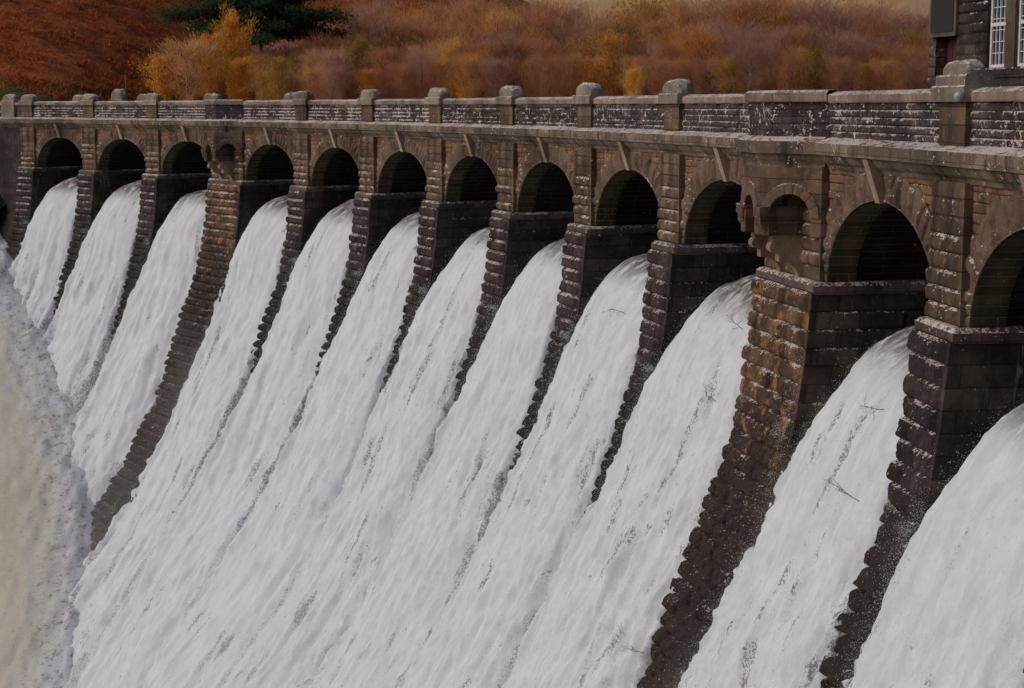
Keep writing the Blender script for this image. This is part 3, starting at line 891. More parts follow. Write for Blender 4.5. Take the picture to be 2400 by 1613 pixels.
# ------------------------------------------------------------------ hillsides
def polar(mb, azs, ds, hf):
    A_, D_ = np.meshgrid(azs, ds, indexing='ij')
    Zz = hf(A_, D_)
    V = np.stack([A_ * D_, D_, Zz], -1)
    mb.grid(V, np.stack([A_ * 200, D_], -1), flip=True)
    return V
def ridge(az): return np.interp(az, [-.5, -.2, -.12, -.05, -.01, .03, .08, .15, .3, .6], [.15, .125, .105, .09, .068, .050, .040, .034, .030, .030])
def hillA(az, d):
    ds = 188 + 100 * sstep(-.29, -.08, az)
    z = ridge(az) * 470 * np.clip((d - ds) / (470 - ds), 0, 1.15) ** 1.0 - 7.0 * (d < 188) * (188 - d) / 7 - 1.2
    return z + fbm(az * d * .03, d * .03, 0, 71, 4) * 2.0 * sstep(ds, ds + 60, d) + fbm(az * d * .25, d * .25, 0, 73, 4, .6) * 1.1
def bracken():
    t = NT('bracken_slope')
    pos = t.n('NewGeometry').outputs['Position']
    a = t.noise(t.mapping(pos, scale=(1, 1, 1.6), rot=(0, 0, .3)), .06, 5, .6, .4)
    b = t.noise(t.mapping(pos, scale=(1, .5, 2.0)), .45, 6, .7, .5)
    d = t.noise(pos, 2.2, 4, .7)
    c = t.colors(t.math('ADD', t.math('MULTIPLY', a, .45), t.math('MULTIPLY', b, .55)), (.32, (.10, .026, .014)), (.45, (.32, .078, .028)), (.56, (.46, .13, .042)), (.72, (.54, .23, .08)))
    c = t.mix(t.ramp(d, .45, .7, 0, .5), c, (.08, .024, .012))
    sep = t.n('SeparateXYZ'); t.i(sep, 0, pos)
    # green turf along the foot of the slope at the left
    g = t.math('MULTIPLY', t.ramp(sep.outputs[2], 3.6, 1.6), t.ramp(sep.outputs[0], -34, -46))
    c = t.mix(t.math('MULTIPLY', g, t.ramp(b, .3, .5)), c, (.085, .085, .022))
    # tawny grass near the right-hand shoulder
    y = t.math('MULTIPLY', t.ramp(sep.outputs[0], -22, 20), t.ramp(sep.outputs[1], 300, 380))
    c = t.mix(t.math('MULTIPLY', y, t.ramp(a, .3, .6, .4, .95)), c, (.36, .21, .085))
    return t.out(c, .95, t.bump(t.math('ADD', b, t.math('MULTIPLY', d, .5)), 2.0, .9), .05)
M['bracken'] = bracken()
mb = MB(); polar(mb, np.linspace(-.6, .62, 240), np.concatenate([np.linspace(181, 300, 120), np.linspace(302, 480, 90)]), hillA)
setp(mb.build('hillside', M['bracken'], None, True), kind='structure')

def moor():
    t = NT('pale_moor')
    pos = t.n('NewGeometry').outputs['Position']
    a = t.noise(t.mapping(pos, scale=(1, .35, 3)), .012, 5, .6, .5); b = t.noise(t.mapping(pos, scale=(.4, 1, 6)), .03, 5, .7)
    c = t.colors(a, (.3, (.46, .22, .12)), (.48, (.56, .31, .18)), (.6, (.44, .29, .11)), (.75, (.56, .32, .24)))
    c = t.mix(t.ramp(b, .5, .65, 0, .5), c, (.24, .19, .075))
    c = t.mix(t.ramp(b, .38, .30, 0, .4), c, (.56, .38, .24))
    return t.out(c, .95, None, .05)
M['moor'] = moor()
def hillB(az, d):
    return (d - 480) * (.105 + .02 * np.sin(az * 9)) - 4 + fbm(az * d * .006, d * .006, 0, 81, 4) * 14 * sstep(520, 800, d)
mb = MB(); polar(mb, np.linspace(-.8, .8, 160), np.linspace(470, 2600, 120), hillB)
setp(mb.build('moorland', M['moor'], None, True), kind='structure')
# ground sheet under everything, reaching the horizon
mb = MB(); mb.add([(-4000, -600, -52), (4000, -600, -52), (4000, 5000, -52), (-4000, 5000, -52)], [(0, 1, 2, 3)])
setp(mb.build('ground', M['bracken'], None), kind='structure')
# grassy bank below the left abutment
t = NT('dark_grass')
_p = t.n('NewGeometry').outputs['Position']; _n = t.noise(_p, .9, 5, .7)
M['grassbank'] = t.out(t.colors(_n, (.3, (.006, .007, .005)), (.5, (.014, .015, .008)), (.72, (.05, .056, .016))), .95, t.bump(_n, .8, .8), .05)
mb = MB()
ss = np.linspace(S[13] + 4.6, S[13] + 60, 90); ee = np.linspace(-1, 14, 60)
A_, E_ = np.meshgrid(ss, ee, indexing='ij')
zb = np.interp(A_, [S[13] + 4.6, S[13] + 6, S[13] + 14, S[13] + 40], [-9.5, -8.2, -6.0, 1]) - np.maximum(E_, 0) * .85
zb += fbm(A_ * .5, E_ * .5, 0, 91, 4, .6) * .9
mb.grid(world_pt(A_, -.6 + E_, zb), None, flip=True)
setp(mb.build('grass_bank', M['grassbank'], None, True), kind='structure')

# ------------------------------------------------------------------ trees
def leafmat(name, *cols):
    t = NT(name)
    pos = t.n('NewGeometry').outputs['Position']
    oi = t.n('ObjectInfo').outputs['Random']
    n = t.noise(pos, .35, 4, .65); m = t.noise(pos, 2.5, 2, .6)
    f = t.math('ADD', t.math('MULTIPLY', n, .7), t.math('MULTIPLY', m, .3))
    f = t.math('ADD', f, t.math('MULTIPLY', t.math('SUBTRACT', oi, .5), .25))
    k = len(cols)
    c = t.colors(f, *[(.3 + .4 * i / (k - 1), c) for i, c in enumerate(cols)])
    m = t.out(c, .9, None, .05)
    tl = t.n('BsdfTranslucent'); t.i(tl, 'Color', c)
    mx = t.n('MixShader'); mx.inputs[0].default_value = .6
    t.t.links.new(t.b.outputs[0], mx.inputs[1]); t.t.links.new(tl.outputs[0], mx.inputs[2])
    t.t.links.new(mx.outputs[0], t.t.nodes['Material Output'].inputs[0])
    return m
M['twigs_brown'] = leafmat('twigs_brown', (.42, .20, .115), (.56, .275, .14), (.68, .36, .165), (.76, .46, .19))
M['twigs_purple'] = leafmat('twigs_purple', (.42, .23, .18), (.56, .31, .23), (.66, .40, .29))
M['leaf_gold'] = leafmat('leaf_gold', (.56, .25, .05), (.80, .43, .07), (.86, .56, .13))
M['leaf_rust'] = leafmat('leaf_rust', (.50, .21, .08), (.66, .30, .10), (.74, .42, .12))
M['leaf_olive'] = leafmat('leaf_olive', (.30, .17, .06), (.46, .27, .07), (.60, .38, .09))
M['needles'] = leafmat('needles', (.020, .040, .026), (.040, .070, .040), (.075, .11, .05))
def barkm(name, c1, c2):
    t = NT(name); p = t.n('NewGeometry').outputs['Position']
    return t.out(t.mix(t.ramp(t.noise(t.mapping(p, scale=(1, 1, .4)), 3.0, 4, .7), .4, .6), c1, c2), .9, None, .1)
M['birch_bark'] = barkm('birch_bark', (.34, .29, .25), (.10, .075, .06))
M['pine_bark'] = barkm('pine_bark', (.05, .03, .02), (.02, .014, .01))

def tube(mb, pts, r0, r1, k=5):
    pts = np.array(pts, float); n = len(pts)
    rr = np.linspace(r0, r1, n); P = []
    for j in range(n):
        d = pts[min(j + 1, n - 1)] - pts[max(j - 1, 0)]; d /= np.linalg.norm(d) + 1e-9
        a = np.cross(d, (0.3, .9, .1)); a /= np.linalg.norm(a) + 1e-9; b = np.cross(d, a)
        an = np.linspace(0, 2 * np.pi, k + 1)
        P.append(pts[j] + rr[j] * (np.cos(an)[:, None] * a + np.sin(an)[:, None] * b))
    mb.grid(np.array(P))

def slivers(mb, C, D, ln, wd, rng):
    """thin triangular twigs / leaf sprays at points C along directions D"""
    n = len(C)
    D = D / (np.linalg.norm(D, axis=1)[:, None] + 1e-9)
    a = np.cross(D, rng.normal(size=(n, 3))); a /= np.linalg.norm(a, axis=1)[:, None] + 1e-9
    L = ln * rng.uniform(.6, 1.4, (n, 1)); Wd = wd * rng.uniform(.6, 1.4, (n, 1))
    V = np.stack([C - a * Wd, C + a * Wd, C + D * L], 1).reshape(-1, 3)
    mb.add(V, np.arange(3 * n).reshape(-1, 3).tolist())

def deciduous(mat, h, w, seed, nsl=5200, leafy=False):
    """trunk with rising limbs; fine upright twigs through the crown. Returns (trunk mesh, crown mesh)"""
    rng = np.random.default_rng(seed)
    tr = MB(); cr = MB()
    top = np.array([rng.normal(0, .25), rng.normal(0, .25), h * .93])
    bend = rng.normal(0, .25, 2)
    tp = [(bend[0] * math.sin(u * 3), bend[1] * math.sin(u * 2.5), h * .93 * u) for u in np.linspace(0, 1, 8)]
    tube(tr, tp, .13, .02, 6)
    tips = []
    nl = 26
    for k in range(nl):
        u = .16 + .8 * (k / nl) ** .85; b = np.array(tp[0]) * (1 - u) + np.array(tp[-1]) * u
        az = k * 2.4 + rng.normal(0, .4)
        reach = w * (.35 + .75 * math.sin(math.pi * min(1, (u - .1) * 1.05)) ** .8) * (1.0 if u < .8 else .8) * rng.uniform(.4, 1.2) * (1 if u > .28 else .7)
        up = reach * rng.uniform(.7, 1.5)
        e = b + np.array([math.cos(az) * reach, math.sin(az) * reach, up])
        e[2] = min(e[2], h * rng.uniform(.93, 1.06))
        mid = b * .5 + e * .5 + np.array([0, 0, -.12 * reach])
        tube(tr, [b, mid, e], .045, .012, 4)
        tips.append((b, mid, e, reach))
    per = nsl // nl
    for b, mid, e, reach in tips:
        u = rng.uniform(.15, 1.1, per)[:, None]
        c = b * (1 - u) ** 2 + 2 * mid * u * (1 - u) + e * u ** 2
        spread = .09 * w + .13 * reach
        c = c + rng.normal(0, 1, (per, 3)) * np.array([spread, spread, spread * .9])
        d = (e - b) / (np.linalg.norm(e - b) + 1e-9) + rng.normal(0, .5, (per, 3)) + np.array([0, 0, .6])
        slivers(cr, c, d, .30 if leafy else .60, .045 if leafy else .020, rng)
    tm = tr.build('trunk', M['birch_bark'], None); cm = cr.build('crown', mat, None)
    return tm, cm

PROTO = {}
def proto(key, mat, h, w, seed, nsl, leafy=False):
    PROTO[key] = deciduous(mat, h, w, seed, nsl, leafy)
    for o in PROTO[key]: COL.objects.unlink(o)
for k in range(4): proto(('brown', k), M['twigs_brown'], 10, 2.6, 100 + k, 5600)
for k in range(3): proto(('purple', k), M['twigs_purple'], 10, 2.5, 110 + k, 6000)
for k in range(2): proto(('gold', k), M['leaf_gold'], 10, 2.0, 120 + k, 7000, True)
for k in range(2): proto(('rust', k), M['leaf_rust'], 10, 2.4, 130 + k, 6000, True)
for k in range(2): proto(('olive', k), M['leaf_olive'], 10, 2.2, 140 + k, 6000, True)

def hill_z(az, d): return float(hillA(np.array([az]), np.array([d]))[0])
def tree(kind, v, az, d, h, wide, label, cat='tree', group=None, rot=None):
    tm, cm = PROTO[(kind, v)]
    r = empty({'brown': 'birch_tree', 'purple': 'birch_tree', 'gold': 'birch_tree', 'rust': 'birch_tree', 'olive': 'willow_tree'}[kind], (az * d, d, hill_z(az, d) - .2), random.uniform(0, 6.28) if rot is None else rot)
    k = h / 10.0
    r.scale = (k * wide, k * wide, k)
    setp(r, label, cat, group)
    for src in (tm, cm):
        c = src.copy(); COL.objects.link(c); c.parent = r
    return r
def px(x): return (x * 2400 / 2333 - 1200) / 4080.0       # display column of the photo -> azimuth
def el(y): return (250 - y * 2400 / 2333) / 4080.0        # display row -> elevation
WOOD = 'leafless birches of the dense wood behind the dam'
top_x = [590, 650, 700, 800, 900, 1000, 1100, 1200, 1270, 1330, 1450, 1550, 1650, 1750, 1850, 1950, 2050, 2110, 2400]
top_y = [110, 105, 95, 70, 55, 40, 50, 45, 8, 60, 45, 45, 12, 12, 22, 45, 65, 80, 85]
rw = random.Random(5)
for row, (d0, frac) in enumerate(((222, .50), (234, .68), (248, .85), (262, 1.0))):
    n = 30
    for k in range(n):
        x = 575 + (2330 - 575) * (k + rw.uniform(.1, .9)) / n
        d = d0 + rw.uniform(-6, 6)
        az = px(x); zt = el(np.interp(x, top_x, top_y)) * d
        zb = hill_z(az, d)
        target = (zt - (-2.0)) * frac * rw.uniform(.9, 1.16) - 2.0
        h = max(4.0, target - zb)
        h = min(h + 1.6, 17)
        kind = rw.choices(['brown', 'purple', 'rust', 'olive'], [5.5, 2.6, 1.6, .9])[0]
        v = rw.randrange({'brown': 4, 'purple': 3, 'rust': 2, 'olive': 2}[kind])
        lab = {'brown': 'bare reddish-brown birch standing in the dense wood behind the dam', 'purple': 'bare purplish-grey birch standing in the dense wood behind the dam',
               'rust': 'rust-coloured birch still in leaf inside the bare wood behind the dam', 'olive': 'olive-yellow tree inside the bare brown wood behind the dam'}[kind]
        tree(kind, v, az, d, h, rw.uniform(.95, 1.35), lab, 'tree', {'brown': WOOD, 'purple': 'purplish bare birches in the wood behind the dam', 'rust': 'rust-coloured birches in the wood behind the dam', 'olive': 'olive-yellow trees in the wood behind the dam'}[kind])
def solo(kind, v, x, ytop, d, wide, label):
    az = px(x); h = el(ytop) * d - hill_z(az, d)
    return tree(kind, v, az, d, h, wide, label)
solo('gold', 0, 376, 118, 208, 1.7, 'golden birch at the left edge of the wood, beside the bracken slope')
solo('brown', 1, 440, 92, 205, 1.5, 'russet half-bare birch between two golden birches on the left')
solo('gold', 0, 485, 70, 212, 1.1, 'tallish russet-gold birch just below the dark pine')
solo('gold', 1, 540, 28, 214, .85, 'tall slender golden birch standing in front of the dark pine')
solo('gold', 0, 556, 125, 206, 1.3, 'low golden birch to the right of the slender one, beneath the pine')
solo('olive', 1, 640, 128, 219, 1.0, 'small pale yellow birch to the right of the pine trunk')
solo('gold', 1, 1020, 104, 229, 1.0, 'tiny bright yellow tree showing in the middle of the brown wood')
solo('gold', 0, 1062, 116, 227, 1.3, 'bright yellow tree in the brown wood, larger of two close together')
solo('gold', 1, 1232, 62, 250, 1.2, 'broad golden tree rising in the middle of the wood near the pale hill')
solo('olive', 0, 1165, 48, 255, .7, 'olive-gold tree left of the broad golden tree')
solo('gold', 0, 1440, 150, 208, 1.0, 'low golden tree low in the wood, above a parapet cap')
solo('gold', 1, 1752, 30, 246, .8, 'small orange-gold crown near the top of the wood on the right')
solo('rust', 1, 895, 45, 252, .9, 'olive-orange tree at the upper edge of the wood, right of the pine')

def pine():
    rng = np.random.default_rng(77)
    az, d = px(600), 246.0
    zb = hill_z(az, d)
    H = el(-85) * d - zb
    r = empty('pine_tree', (az * d, d, zb - .3))
    setp(r, 'large dark green spreading pine at the top left, the only evergreen', 'tree')
    tr, cr = MB(), MB()
    tube(tr, [(0.2 * math.sin(u * 4), 0, H * .95 * u) for u in np.linspace(0, 1, 9)], .42, .08, 8)
    for k in range(46):
        u = .50 + .48 * (k / 46); a = k * 2.39996
        reach = (15.5 * (1.04 - u) ** .38) * rng.uniform(.5, 1.0)
        b = np.array([0, 0, H * u]); e = b + np.array([math.cos(a) * reach, math.sin(a) * reach * .7, reach * rng.uniform(-.12, .22)])
        mid = (b + e) / 2 + np.array([0, 0, .25])
        tube(tr, [b, mid, e], .11, .03, 5)
        m = int(420 + reach * 100)
        t_ = rng.uniform(.2, 1.04, m)[:, None]
        c = b * (1 - t_) ** 2 + 2 * mid * t_ * (1 - t_) + e * t_ ** 2 + rng.normal(0, 1, (m, 3)) * np.array([.95, .9, .34])
        slivers(cr, c, rng.normal(0, 1, (m, 3)) + np.array([0, 0, .5]), .5, .10, rng)
    for (bu, dx, dz, m) in ((.66, -12.5, -.4, 2600), (.74, -11.0, 1.0, 2200), (.62, 11.5, .3, 2200)):      # long boughs either side
        b = np.array([0, 0, H * bu]); e = b + np.array([dx, -1.5, dz]); mid = (b + e) / 2 + np.array([0, 0, .5])
        tube(tr, [b, mid, e], .14, .03, 5)
        t_ = rng.uniform(.15, 1.04, m)[:, None]
        c = b * (1 - t_) ** 2 + 2 * mid * t_ * (1 - t_) + e * t_ ** 2 + rng.normal(0, 1, (m, 3)) * np.array([.9, 1.3, .55])
        slivers(cr, c, rng.normal(0, 1, (m, 3)) + np.array([0, 0, .5]), .5, .10, rng)
    tr.build('trunk', M['pine_bark'], r); cr.build('crown', M['needles'], r)
pine()

def bracken_tufts():
    rng = np.random.default_rng(31)
    n = 26000
    d = 190 + 150 * rng.uniform(0, 1, n) ** 1.3; az = rng.uniform(-.33, -.02, n)
    keep = fbm(az * d * .16, d * .12, 0, 75, 4, .6) > -.02
    keep &= ~((az > -.2) & (d < 270))
    d, az = d[keep], az[keep]
    C = np.stack([az * d, d, hillA(az, d) - .05], -1)
    k = 4
    C = np.repeat(C, k, axis=0) + rng.normal(0, .3, (len(C) * k, 3)) * np.array([1, 1, .15])
    mb = MB(); slivers(mb, C, rng.normal(0, 1, C.shape) + np.array([0, 0, .9]), .75, .11, rng)
    setp(mb.build('bracken', M['bracken_leaf'], None), 'rusty dead bracken covering the hillside at the left', 'bracken', None, 'stuff')
M['bracken_leaf'] = leafmat('bracken_leaf', (.14, .035, .018), (.34, .085, .03), (.50, .15, .05), (.55, .24, .09))
bracken_tufts()

# thin dead sapling with pale bark, in front of the golden birches
def sapling():
    az, d = px(441), 196.0
    r = empty('dead_sapling', (az * d, d, -2.0))
    setp(r, 'thin pale leafless sapling in front of the golden birches', 'tree')
    mb = MB(); top = el(186) * d + 2.0
    tube(mb, [(0, 0, 0), (.05, 0, top * .5), (.1, 0, top * .75), (-.3, 0, top)], .06, .02, 5)
    tube(mb, [(.08, 0, top * .66), (.3, 0, top * .8), (.35, 0, top * .93)], .03, .012, 4)
    tube(mb, [(.02, 0, top * .55), (-.25, 0, top * .75)], .025, .012, 4)
    mb.build('trunk', M['birch_bark'], r)
sapling()

for x, y, lab in ((22, 172, 'leftmost pale wooden fence post on the green turf at the foot of the slope'), (296, 174, 'pale wooden fence post on the bracken slope left of the golden birch')):
    az, d = px(x), 203.0
    zb = hill_z(az, d)
    mb = MB(); hgt = max(1.0, el(y) * d - zb)
    tube(mb, [(0, 0, -.3), (0, 0, hgt * .6), (.02, 0, hgt)], .055, .05, 7)
    mb.add([(.02 + .05 * math.cos(a), .05 * math.sin(a), hgt) for a in np.linspace(0, 6.28, 8)[:-1]], [tuple(range(7))])
    o = mb.build('fence_post', M['wood']); o.location = (az * d, d, zb)
    setp(o, lab, 'fence post', 'fence posts on the hillside')

# ------------------------------------------------------------------ gatehouse on the dam at the right
def gatehouse():
    oW = -7.2
    def sY(Y):                                     # arc coordinate of the wall plane at world Y
        th = math.asin((Y - OY) / (R0 - oW)); return th * R0
    s1, s0 = sY(65.3), sY(52.0)
    g = empty('gatehouse', tuple(world_pt((s0 + s1) / 2, oW, -1).tolist()))
    setp(g, 'dark stone gatehouse with white-framed tall windows at the top right, behind the parapet', 'building')
    GL = np.array(g.location)
    d0, d1 = sY(63.05), sY(64.75)                  # door
    wins = [(sY(59.25), sY(60.65)), (sY(57.2), sY(58.55)), (sY(54.6), sY(56.0))]
    zs, zt = 1.32, 4.6
    ztop = 7.5
    mb = MB()
    def slab(a, b, z0, z1, oo=oW, dep=.5, n=3): dam_box(mb, a, b, oo - dep, oo, z0, z1, n)
    # front wall in pieces round the openings, rock-faced courses
    def face(a, b, z0, z1):
        n = max(2, int((b - a) / .1)); ss = np.linspace(a, b, n); zr = np.linspace(z0, z1, max(2, int((z1 - z0) / .07)))
        A_, Z_ = np.meshgrid(ss, zr, indexing='ij')
        f = Z_ / .36 - np.floor(Z_ / .36); r = np.floor(Z_ / .36); ub = (A_ + .4 * (r % 2)) / .8
        o = oW + (1 - (2 * f - 1) ** 4) * (.03 + .09 * _h(np.floor(ub), r, r * 0, 8)) + fbm(A_ * 4, Z_ * 4, 0, 6, 3) * .03
        o[0] = oW; o[-1] = oW; o[:, 0] = oW; o[:, -1] = oW
        mb.grid(world_pt(A_, o, Z_), np.stack([A_, Z_], -1))
    def piece(a, b, z0, z1):
        dam_box(mb, a, b, oW - .55, oW - .01, z0, z1, 3); face(a, b, z0, z1)
    piece(s0, wins[2][0], -1, ztop)
    piece(wins[0][1], d0, -1, ztop)
    piece(d1, s1, -1, ztop)
    piece(d0, d1, 2.55, ztop)
    for a, b in wins: piece(a, b, zt, ztop); piece(a, b, -1, zs - .3)
    # side walls and back
    dam_box(mb, s1 - .55, s1, oW - 8, oW - .56, -7, ztop, 1); dam_box(mb, s0, s0 + .55, oW - 8, oW - .56, -7, ztop, 1); dam_box(mb, s0, s1, oW - 8.5, oW - 8.01, -7, ztop, 4)
    dam_box(mb, s0, s1, oW - 8, oW - .56, -7, -1.0, 3)
    # dark inside
    dam_box(mb, s0 + .6, s1 - .6, oW - 2.4, oW - 2.2, -1, ztop, 3)
    mb.v = [v - GL for v in mb.v]
    mb.build('wall', M['house'], g)
    def part(name, mat, fn, parent=g):
        m = MB(); fn(m); m.v = [v - GL for v in m.v]; return m.build(name, mat, parent)
    part('mullion', M['dressed'], lambda m: dam_box(m, wins[1][1], wins[0][0], oW - .5, oW + .03, zs - .3, ztop, 2))
    part('mullion', M['dressed'], lambda m: dam_box(m, wins[2][1], wins[1][0], oW - .5, oW + .03, zs - .3, ztop, 2))
    part('sill_band', M['house'], lambda m: dam_box(m, s0, wins[0][1] + .5, oW - .4, oW + .22, zs - .35, zs - .02, 6, .06))
    part('plinth', M['house'], lambda m: dam_box(m, s0, wins[0][1] + .5, oW, oW + .16, -1, zs - .36, 6))
    dr = part('door', M['door'], lambda m: (dam_box(m, d0 + .02, d1 - .02, oW - .52, oW - .44, -1, 2.5, 2), [dam_box(m, d0 + .1 + k * .36, d0 + .42 + k * .36, oW - .44, oW - .41, -.9, 2.4, 1) for k in range(4)]))
    def hood(m):
        a, b = d0 - .28, d1 + .2; c = (a + b) / 2
        V = [(a, 2.5), (b, 2.5), (b, 3.95), (c + .35, 4.75), (c - .35, 4.75), (a, 3.95)]
        F = [world_pt(x, oW + .2, z) for x, z in V]; Bk = [world_pt(x, oW, z) for x, z in V]
        n = len(V)
        m.add(np.array(F + Bk), [tuple(range(n))[::-1], tuple(range(n, 2 * n))] + [(k, (k + 1) % n, n + (k + 1) % n, n + k) for k in range(n)], [(x, z) for x, z in V] * 2)
    hd = part('door_hood', M['dressed'], hood)
    def hoodpanel(m):
        a, b = d0 - .1, d1 + .02; c = (a + b) / 2
        V = [(a, 2.66), (b, 2.66), (b, 3.85), (c + .3, 4.5), (c - .3, 4.5), (a, 3.85)]
        F = [world_pt(x, oW + .23, z) for x, z in V]; Bk = [world_pt(x, oW + .2, z) for x, z in V]; n = 6
        m.add(np.array(F + Bk), [tuple(range(n))[::-1]] + [(k, (k + 1) % n, n + (k + 1) % n, n + k) for k in range(n)])
    part('slate_panel', M['slate'], hoodpanel, hd)
    t = NT('window_glass'); t.b.inputs['Base Color'].default_value = (.03, .035, .045, 1); t.b.inputs['Roughness'].default_value = .08; t.b.inputs['Specular IOR Level'].default_value = .8
    for a, b in wins:
        def fr(m):
            o1 = oW - .10
            for x0, x1 in ((a, a + .12), (b - .12, b)): dam_box(m, x0, x1, o1 - .08, o1, zs, zt, 1)
            for z0, z1 in ((zs, zs + .1), ((zs + zt) / 2 - .25, (zs + zt) / 2 - .13), (zt - .1, zt)): dam_box(m, a + .12, b - .12, o1 - .08, o1 - .004, z0, z1, 1)
            mid = (a + b) / 2
            dam_box(m, mid - .025, mid + .025, o1 - .07, o1 - .01, zs + .1, zt - .1, 1)
            for q in (.25, .75): dam_box(m, a + .12 + (b - a - .24) * q - .016, a + .12 + (b - a - .24) * q + .016, o1 - .07, o1 - .016, zs + .1, zt - .1, 1)
            for z in np.linspace(zs + .1, zt - .1, 9)[1:-1]: dam_box(m, a + .12, b - .12, o1 - .065, o1 - .03, z - .014, z + .014, 1)
        w = part('window', M['white_paint'], fr)
        part('pane', t.m, lambda m: dam_box(m, a, b, oW - .22, oW - .19, zs, zt, 1), w)
    # roof above the frame
    def roof(m):
        dam_box(m, s0 - .3, s1 + .3, oW - 8.8, oW + .3, ztop, ztop + .5, 4, .1)
        base = [(s0, oW), (s1, oW), (s1, oW - 8.5), (s0, oW - 8.5)]; c = ((s0 + s1) / 2, oW - 4.2)
        for k in range(4):
            a_, b_ = base[k], base[(k + 1) % 4]
            m.add(np.array([world_pt(a_[0], a_[1], ztop + .5), world_pt(b_[0], b_[1], ztop + .5), world_pt(c[0], c[1], ztop + 5)]), [(0, 1, 2)])
    part('roof', M['slate'], roof)
gatehouse()

# round white lamp on the near parapet pier
mb = MB()
u = np.linspace(0, 2 * np.pi, 17); v = np.linspace(-np.pi / 2, np.pi / 2, 9)
U, V = np.meshgrid(u, v, indexing='ij')
mb.grid(np.stack([.13 * np.cos(U) * np.cos(V), .13 * np.sin(U) * np.cos(V), .13 * np.sin(V)], -1))
o = mb.build('bulkhead_lamp', M['lamp'], None, True)
o.location = tuple(world_pt(S[2] - 1.12, -.08, Z_CAPB + .14).tolist())
setp(o, 'small round white lamp on the corner of the nearest parapet cap', 'lamp')

# ------------------------------------------------------------------ branches caught on the piers
def branch(s, o, z, direction, size, seed, label):
    rng = np.random.default_rng(seed)
    mb = MB()
    def grow(p, d, L, r, lev):
        pts = [p]
        for k in range(4):
            d = d + rng.normal(0, .16, 3); d /= np.linalg.norm(d)
            pts.append(pts[-1] + d * L / 4)
        tube(mb, pts, r, r * .45, 4)
        if lev:
            for k in (1, 2, 3, 4):
                for q in range(1 if k < 3 else 2):
                    grow(pts[k], d + rng.normal(0, .6, 3), L * rng.uniform(.35, .6), r * .5, lev - 1)
    grow(np.zeros(3), np.array(direction, float), size * .58, .013, 2)
    ob = mb.build('bare_branch', M['twig'], None)
    ob.location = tuple(world_pt(s, o, z).tolist())
    setp(ob, label, 'branch', 'bare branches caught in the water')
br_list = [
    (S[4] - .4, 0, -9.6, (-.9, -.2, .45), 1.3, 1, S[3] + 3.3, 1.3, -10.9, 'bare branch lying in the white water just left of the big turret pier'),
]
def rad(s): th = s / R0; return np.array([-math.cos(th), -math.sin(th), 0])
for s, o, z, size, seed, lab in (
        (S[3] + 3.4, 1.3, -10.6, 1.5, 3, 'bare branch in the white water on the left side of the big turret pier'),
        (S[3] + 3.5, .3, -8.0, 1.0, 4, 'smaller dark branch high on the left side of the big turret pier'),
        (S[2] + 1.8, 1.3, -10.9, 1.4, 5, 'bare branch in the white water left of the rightmost pier, low down'),
        (S[2] + 2.3, .5, -8.4, 1.0, 6, 'small twig in the water close under the rightmost arch'),
        (S[4] + 2.2, .9, -8.9, 1.1, 7, 'thin branch in the water left of the first pier beyond the turret'),
        (S[3] + 2.6, 4.1, -19.6, 1.2, 8, 'leafless twig growing from the foot of the big turret rib at the bottom edge')):
    branch(s, o, z, rad(s) * .7 + np.array([0, 0, .35 + .1 * (seed % 3)]), size, seed, lab)

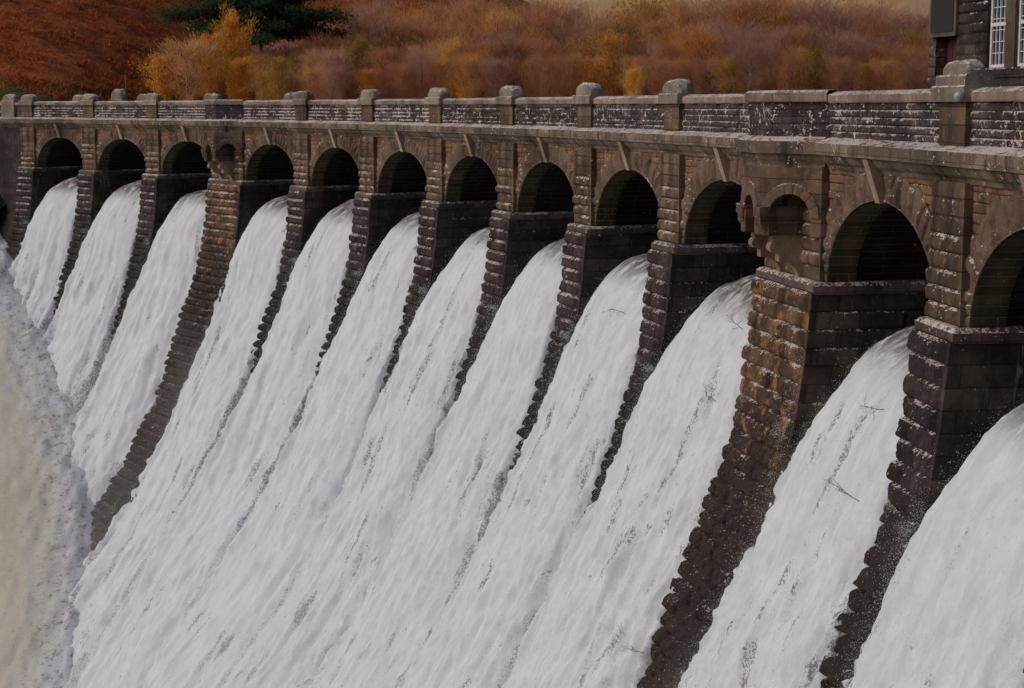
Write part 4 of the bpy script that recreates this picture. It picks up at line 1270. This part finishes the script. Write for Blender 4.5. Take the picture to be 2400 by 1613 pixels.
# ------------------------------------------------------------------ mist drifting over the lower falls
def mist():
    ss = np.linspace(S[1], S[13] + 3, 130)
    zz = np.linspace(-9, -46, 60)
    A_, Z_ = np.meshgrid(ss, zz, indexing='ij')
    low = toe_z(A_)
    Zc = np.maximum(Z_, low - 1.0)
    Wo = np.interp(-Zc, -WAT[:, 0], WAT[:, 1])
    f = np.clip((-9 - Zc) / np.maximum(-9 - low + 1.0, 1), 0, 1)
    th = -1.5 + (5.4 - 4.5 * sstep(S[7], S[9] + 5, A_)) * f ** 1.15 + 1.2 * sstep(.68, 1.0, f) + 1.5 * fbm(A_ * .10, Zc * .10, 0, 95, 3)
    extra = np.maximum(0, low - 1.0 - Z_)              # beyond the toe: run out over the pool
    Of = Wo + th * .9 + extra * .35; Zf = Zc + th * .45 - extra * .15
    Ob = Wo - 2.6 + extra * .35; Zb = Zc - 2.6 - extra * .3
    P = np.concatenate([world_pt(A_, Of, Zf), world_pt(A_, Ob, Zb)[:, ::-1]], 1)
    P = np.concatenate([P, P[:, :1]], 1)
    mb = MB(); mb.grid(P)
    n = P.shape[1] - 1
    for k in (0, -1): mb.add(P[k][:n], [tuple(range(n))])
    m = bpy.data.materials.new('mist'); m.use_nodes = True
    nt_ = m.node_tree; nt_.nodes.remove(nt_.nodes['Principled BSDF'])
    v = nt_.nodes.new('ShaderNodeVolumePrincipled')
    v.inputs['Color'].default_value = (.97, .975, .99, 1); v.inputs['Density'].default_value = .035; v.inputs['Anisotropy'].default_value = .1
    nt_.links.new(v.outputs[0], nt_.nodes['Material Output'].inputs['Volume'])
    ob = mb.build('mist', m, None, False)
    bm = bmesh.new(); bm.from_mesh(ob.data); bmesh.ops.remove_doubles(bm, verts=bm.verts, dist=1e-4); bmesh.ops.recalc_face_normals(bm, faces=bm.faces); bm.to_mesh(ob.data); bm.free()
    setp(ob, 'thin white mist hanging over the foot of the falls', 'mist', None, 'stuff')
mist()

# ------------------------------------------------------------------ spray: loose drops along the torn edges
def spray():
    rng = np.random.default_rng(9)
    C = []
    for (i, ss, tt, OO, ZZ) in WAT_EDGE:
        d = np.hypot(*(world_pt((ss[0] + ss[-1]) / 2, 0, 0)[:2]))
        nn = int(6500 * min(1.3, 60 / d) + 1200)
        for side in (0, 1):
            k = i if side == 0 else i + 1
            h = hw(k) - .12
            # bias to the edge zone beside / over each rib
            off = h + rng.normal(.0, .45, nn) * (1 if k in TUR else 1.0)
            s = S[k] + off if side == 0 else S[k] - off
            t_ = rng.uniform(2.5, 26, nn) ** 1.0
            jt = np.clip(np.searchsorted(tt, t_), 0, len(tt) - 1)
            js = np.clip(np.searchsorted(ss, s), 0, len(ss) - 1)
            o, z = OO[jt, js], ZZ[jt, js]
            lift = np.abs(rng.normal(0, .22, nn))
            o2 = np.maximum(o, rib_o(z) * (np.abs(s - S[k]) < h) + (-9) * (np.abs(s - S[k]) >= h)) + lift
            C.append(world_pt(s, o2, z + rng.normal(0, .08, nn) + lift * .35))
    C = np.concatenate(C); n = len(C)
    dist = np.linalg.norm(C, axis=1)
    sz = .006 + .017 * rng.uniform(0, 1, n) ** 2.2 * np.clip(dist / 60, .8, 1.6)
    a = rng.normal(size=(n, 3)); a /= np.linalg.norm(a, axis=1)[:, None]
    b = np.cross(a, rng.normal(size=(n, 3))); b /= np.linalg.norm(b, axis=1)[:, None]
    c = np.cross(a, b)
    V = np.stack([C + a * sz[:, None], C - .5 * a * sz[:, None] + .8 * b * sz[:, None], C - .5 * a * sz[:, None] - .8 * b * sz[:, None], C + c * sz[:, None] * .9], 1).reshape(-1, 3)
    k = np.arange(n)[:, None] * 4
    F = np.concatenate([k + np.array([[0, 1, 3]]), k + np.array([[1, 2, 3]]), k + np.array([[2, 0, 3]])]).tolist()
    mb = MB(); mb.add(V, F)
    setp(mb.build('spray', M['water'], None), 'loose white spray drops along the edges of the falling water', 'spray', None, 'stuff')
spray()
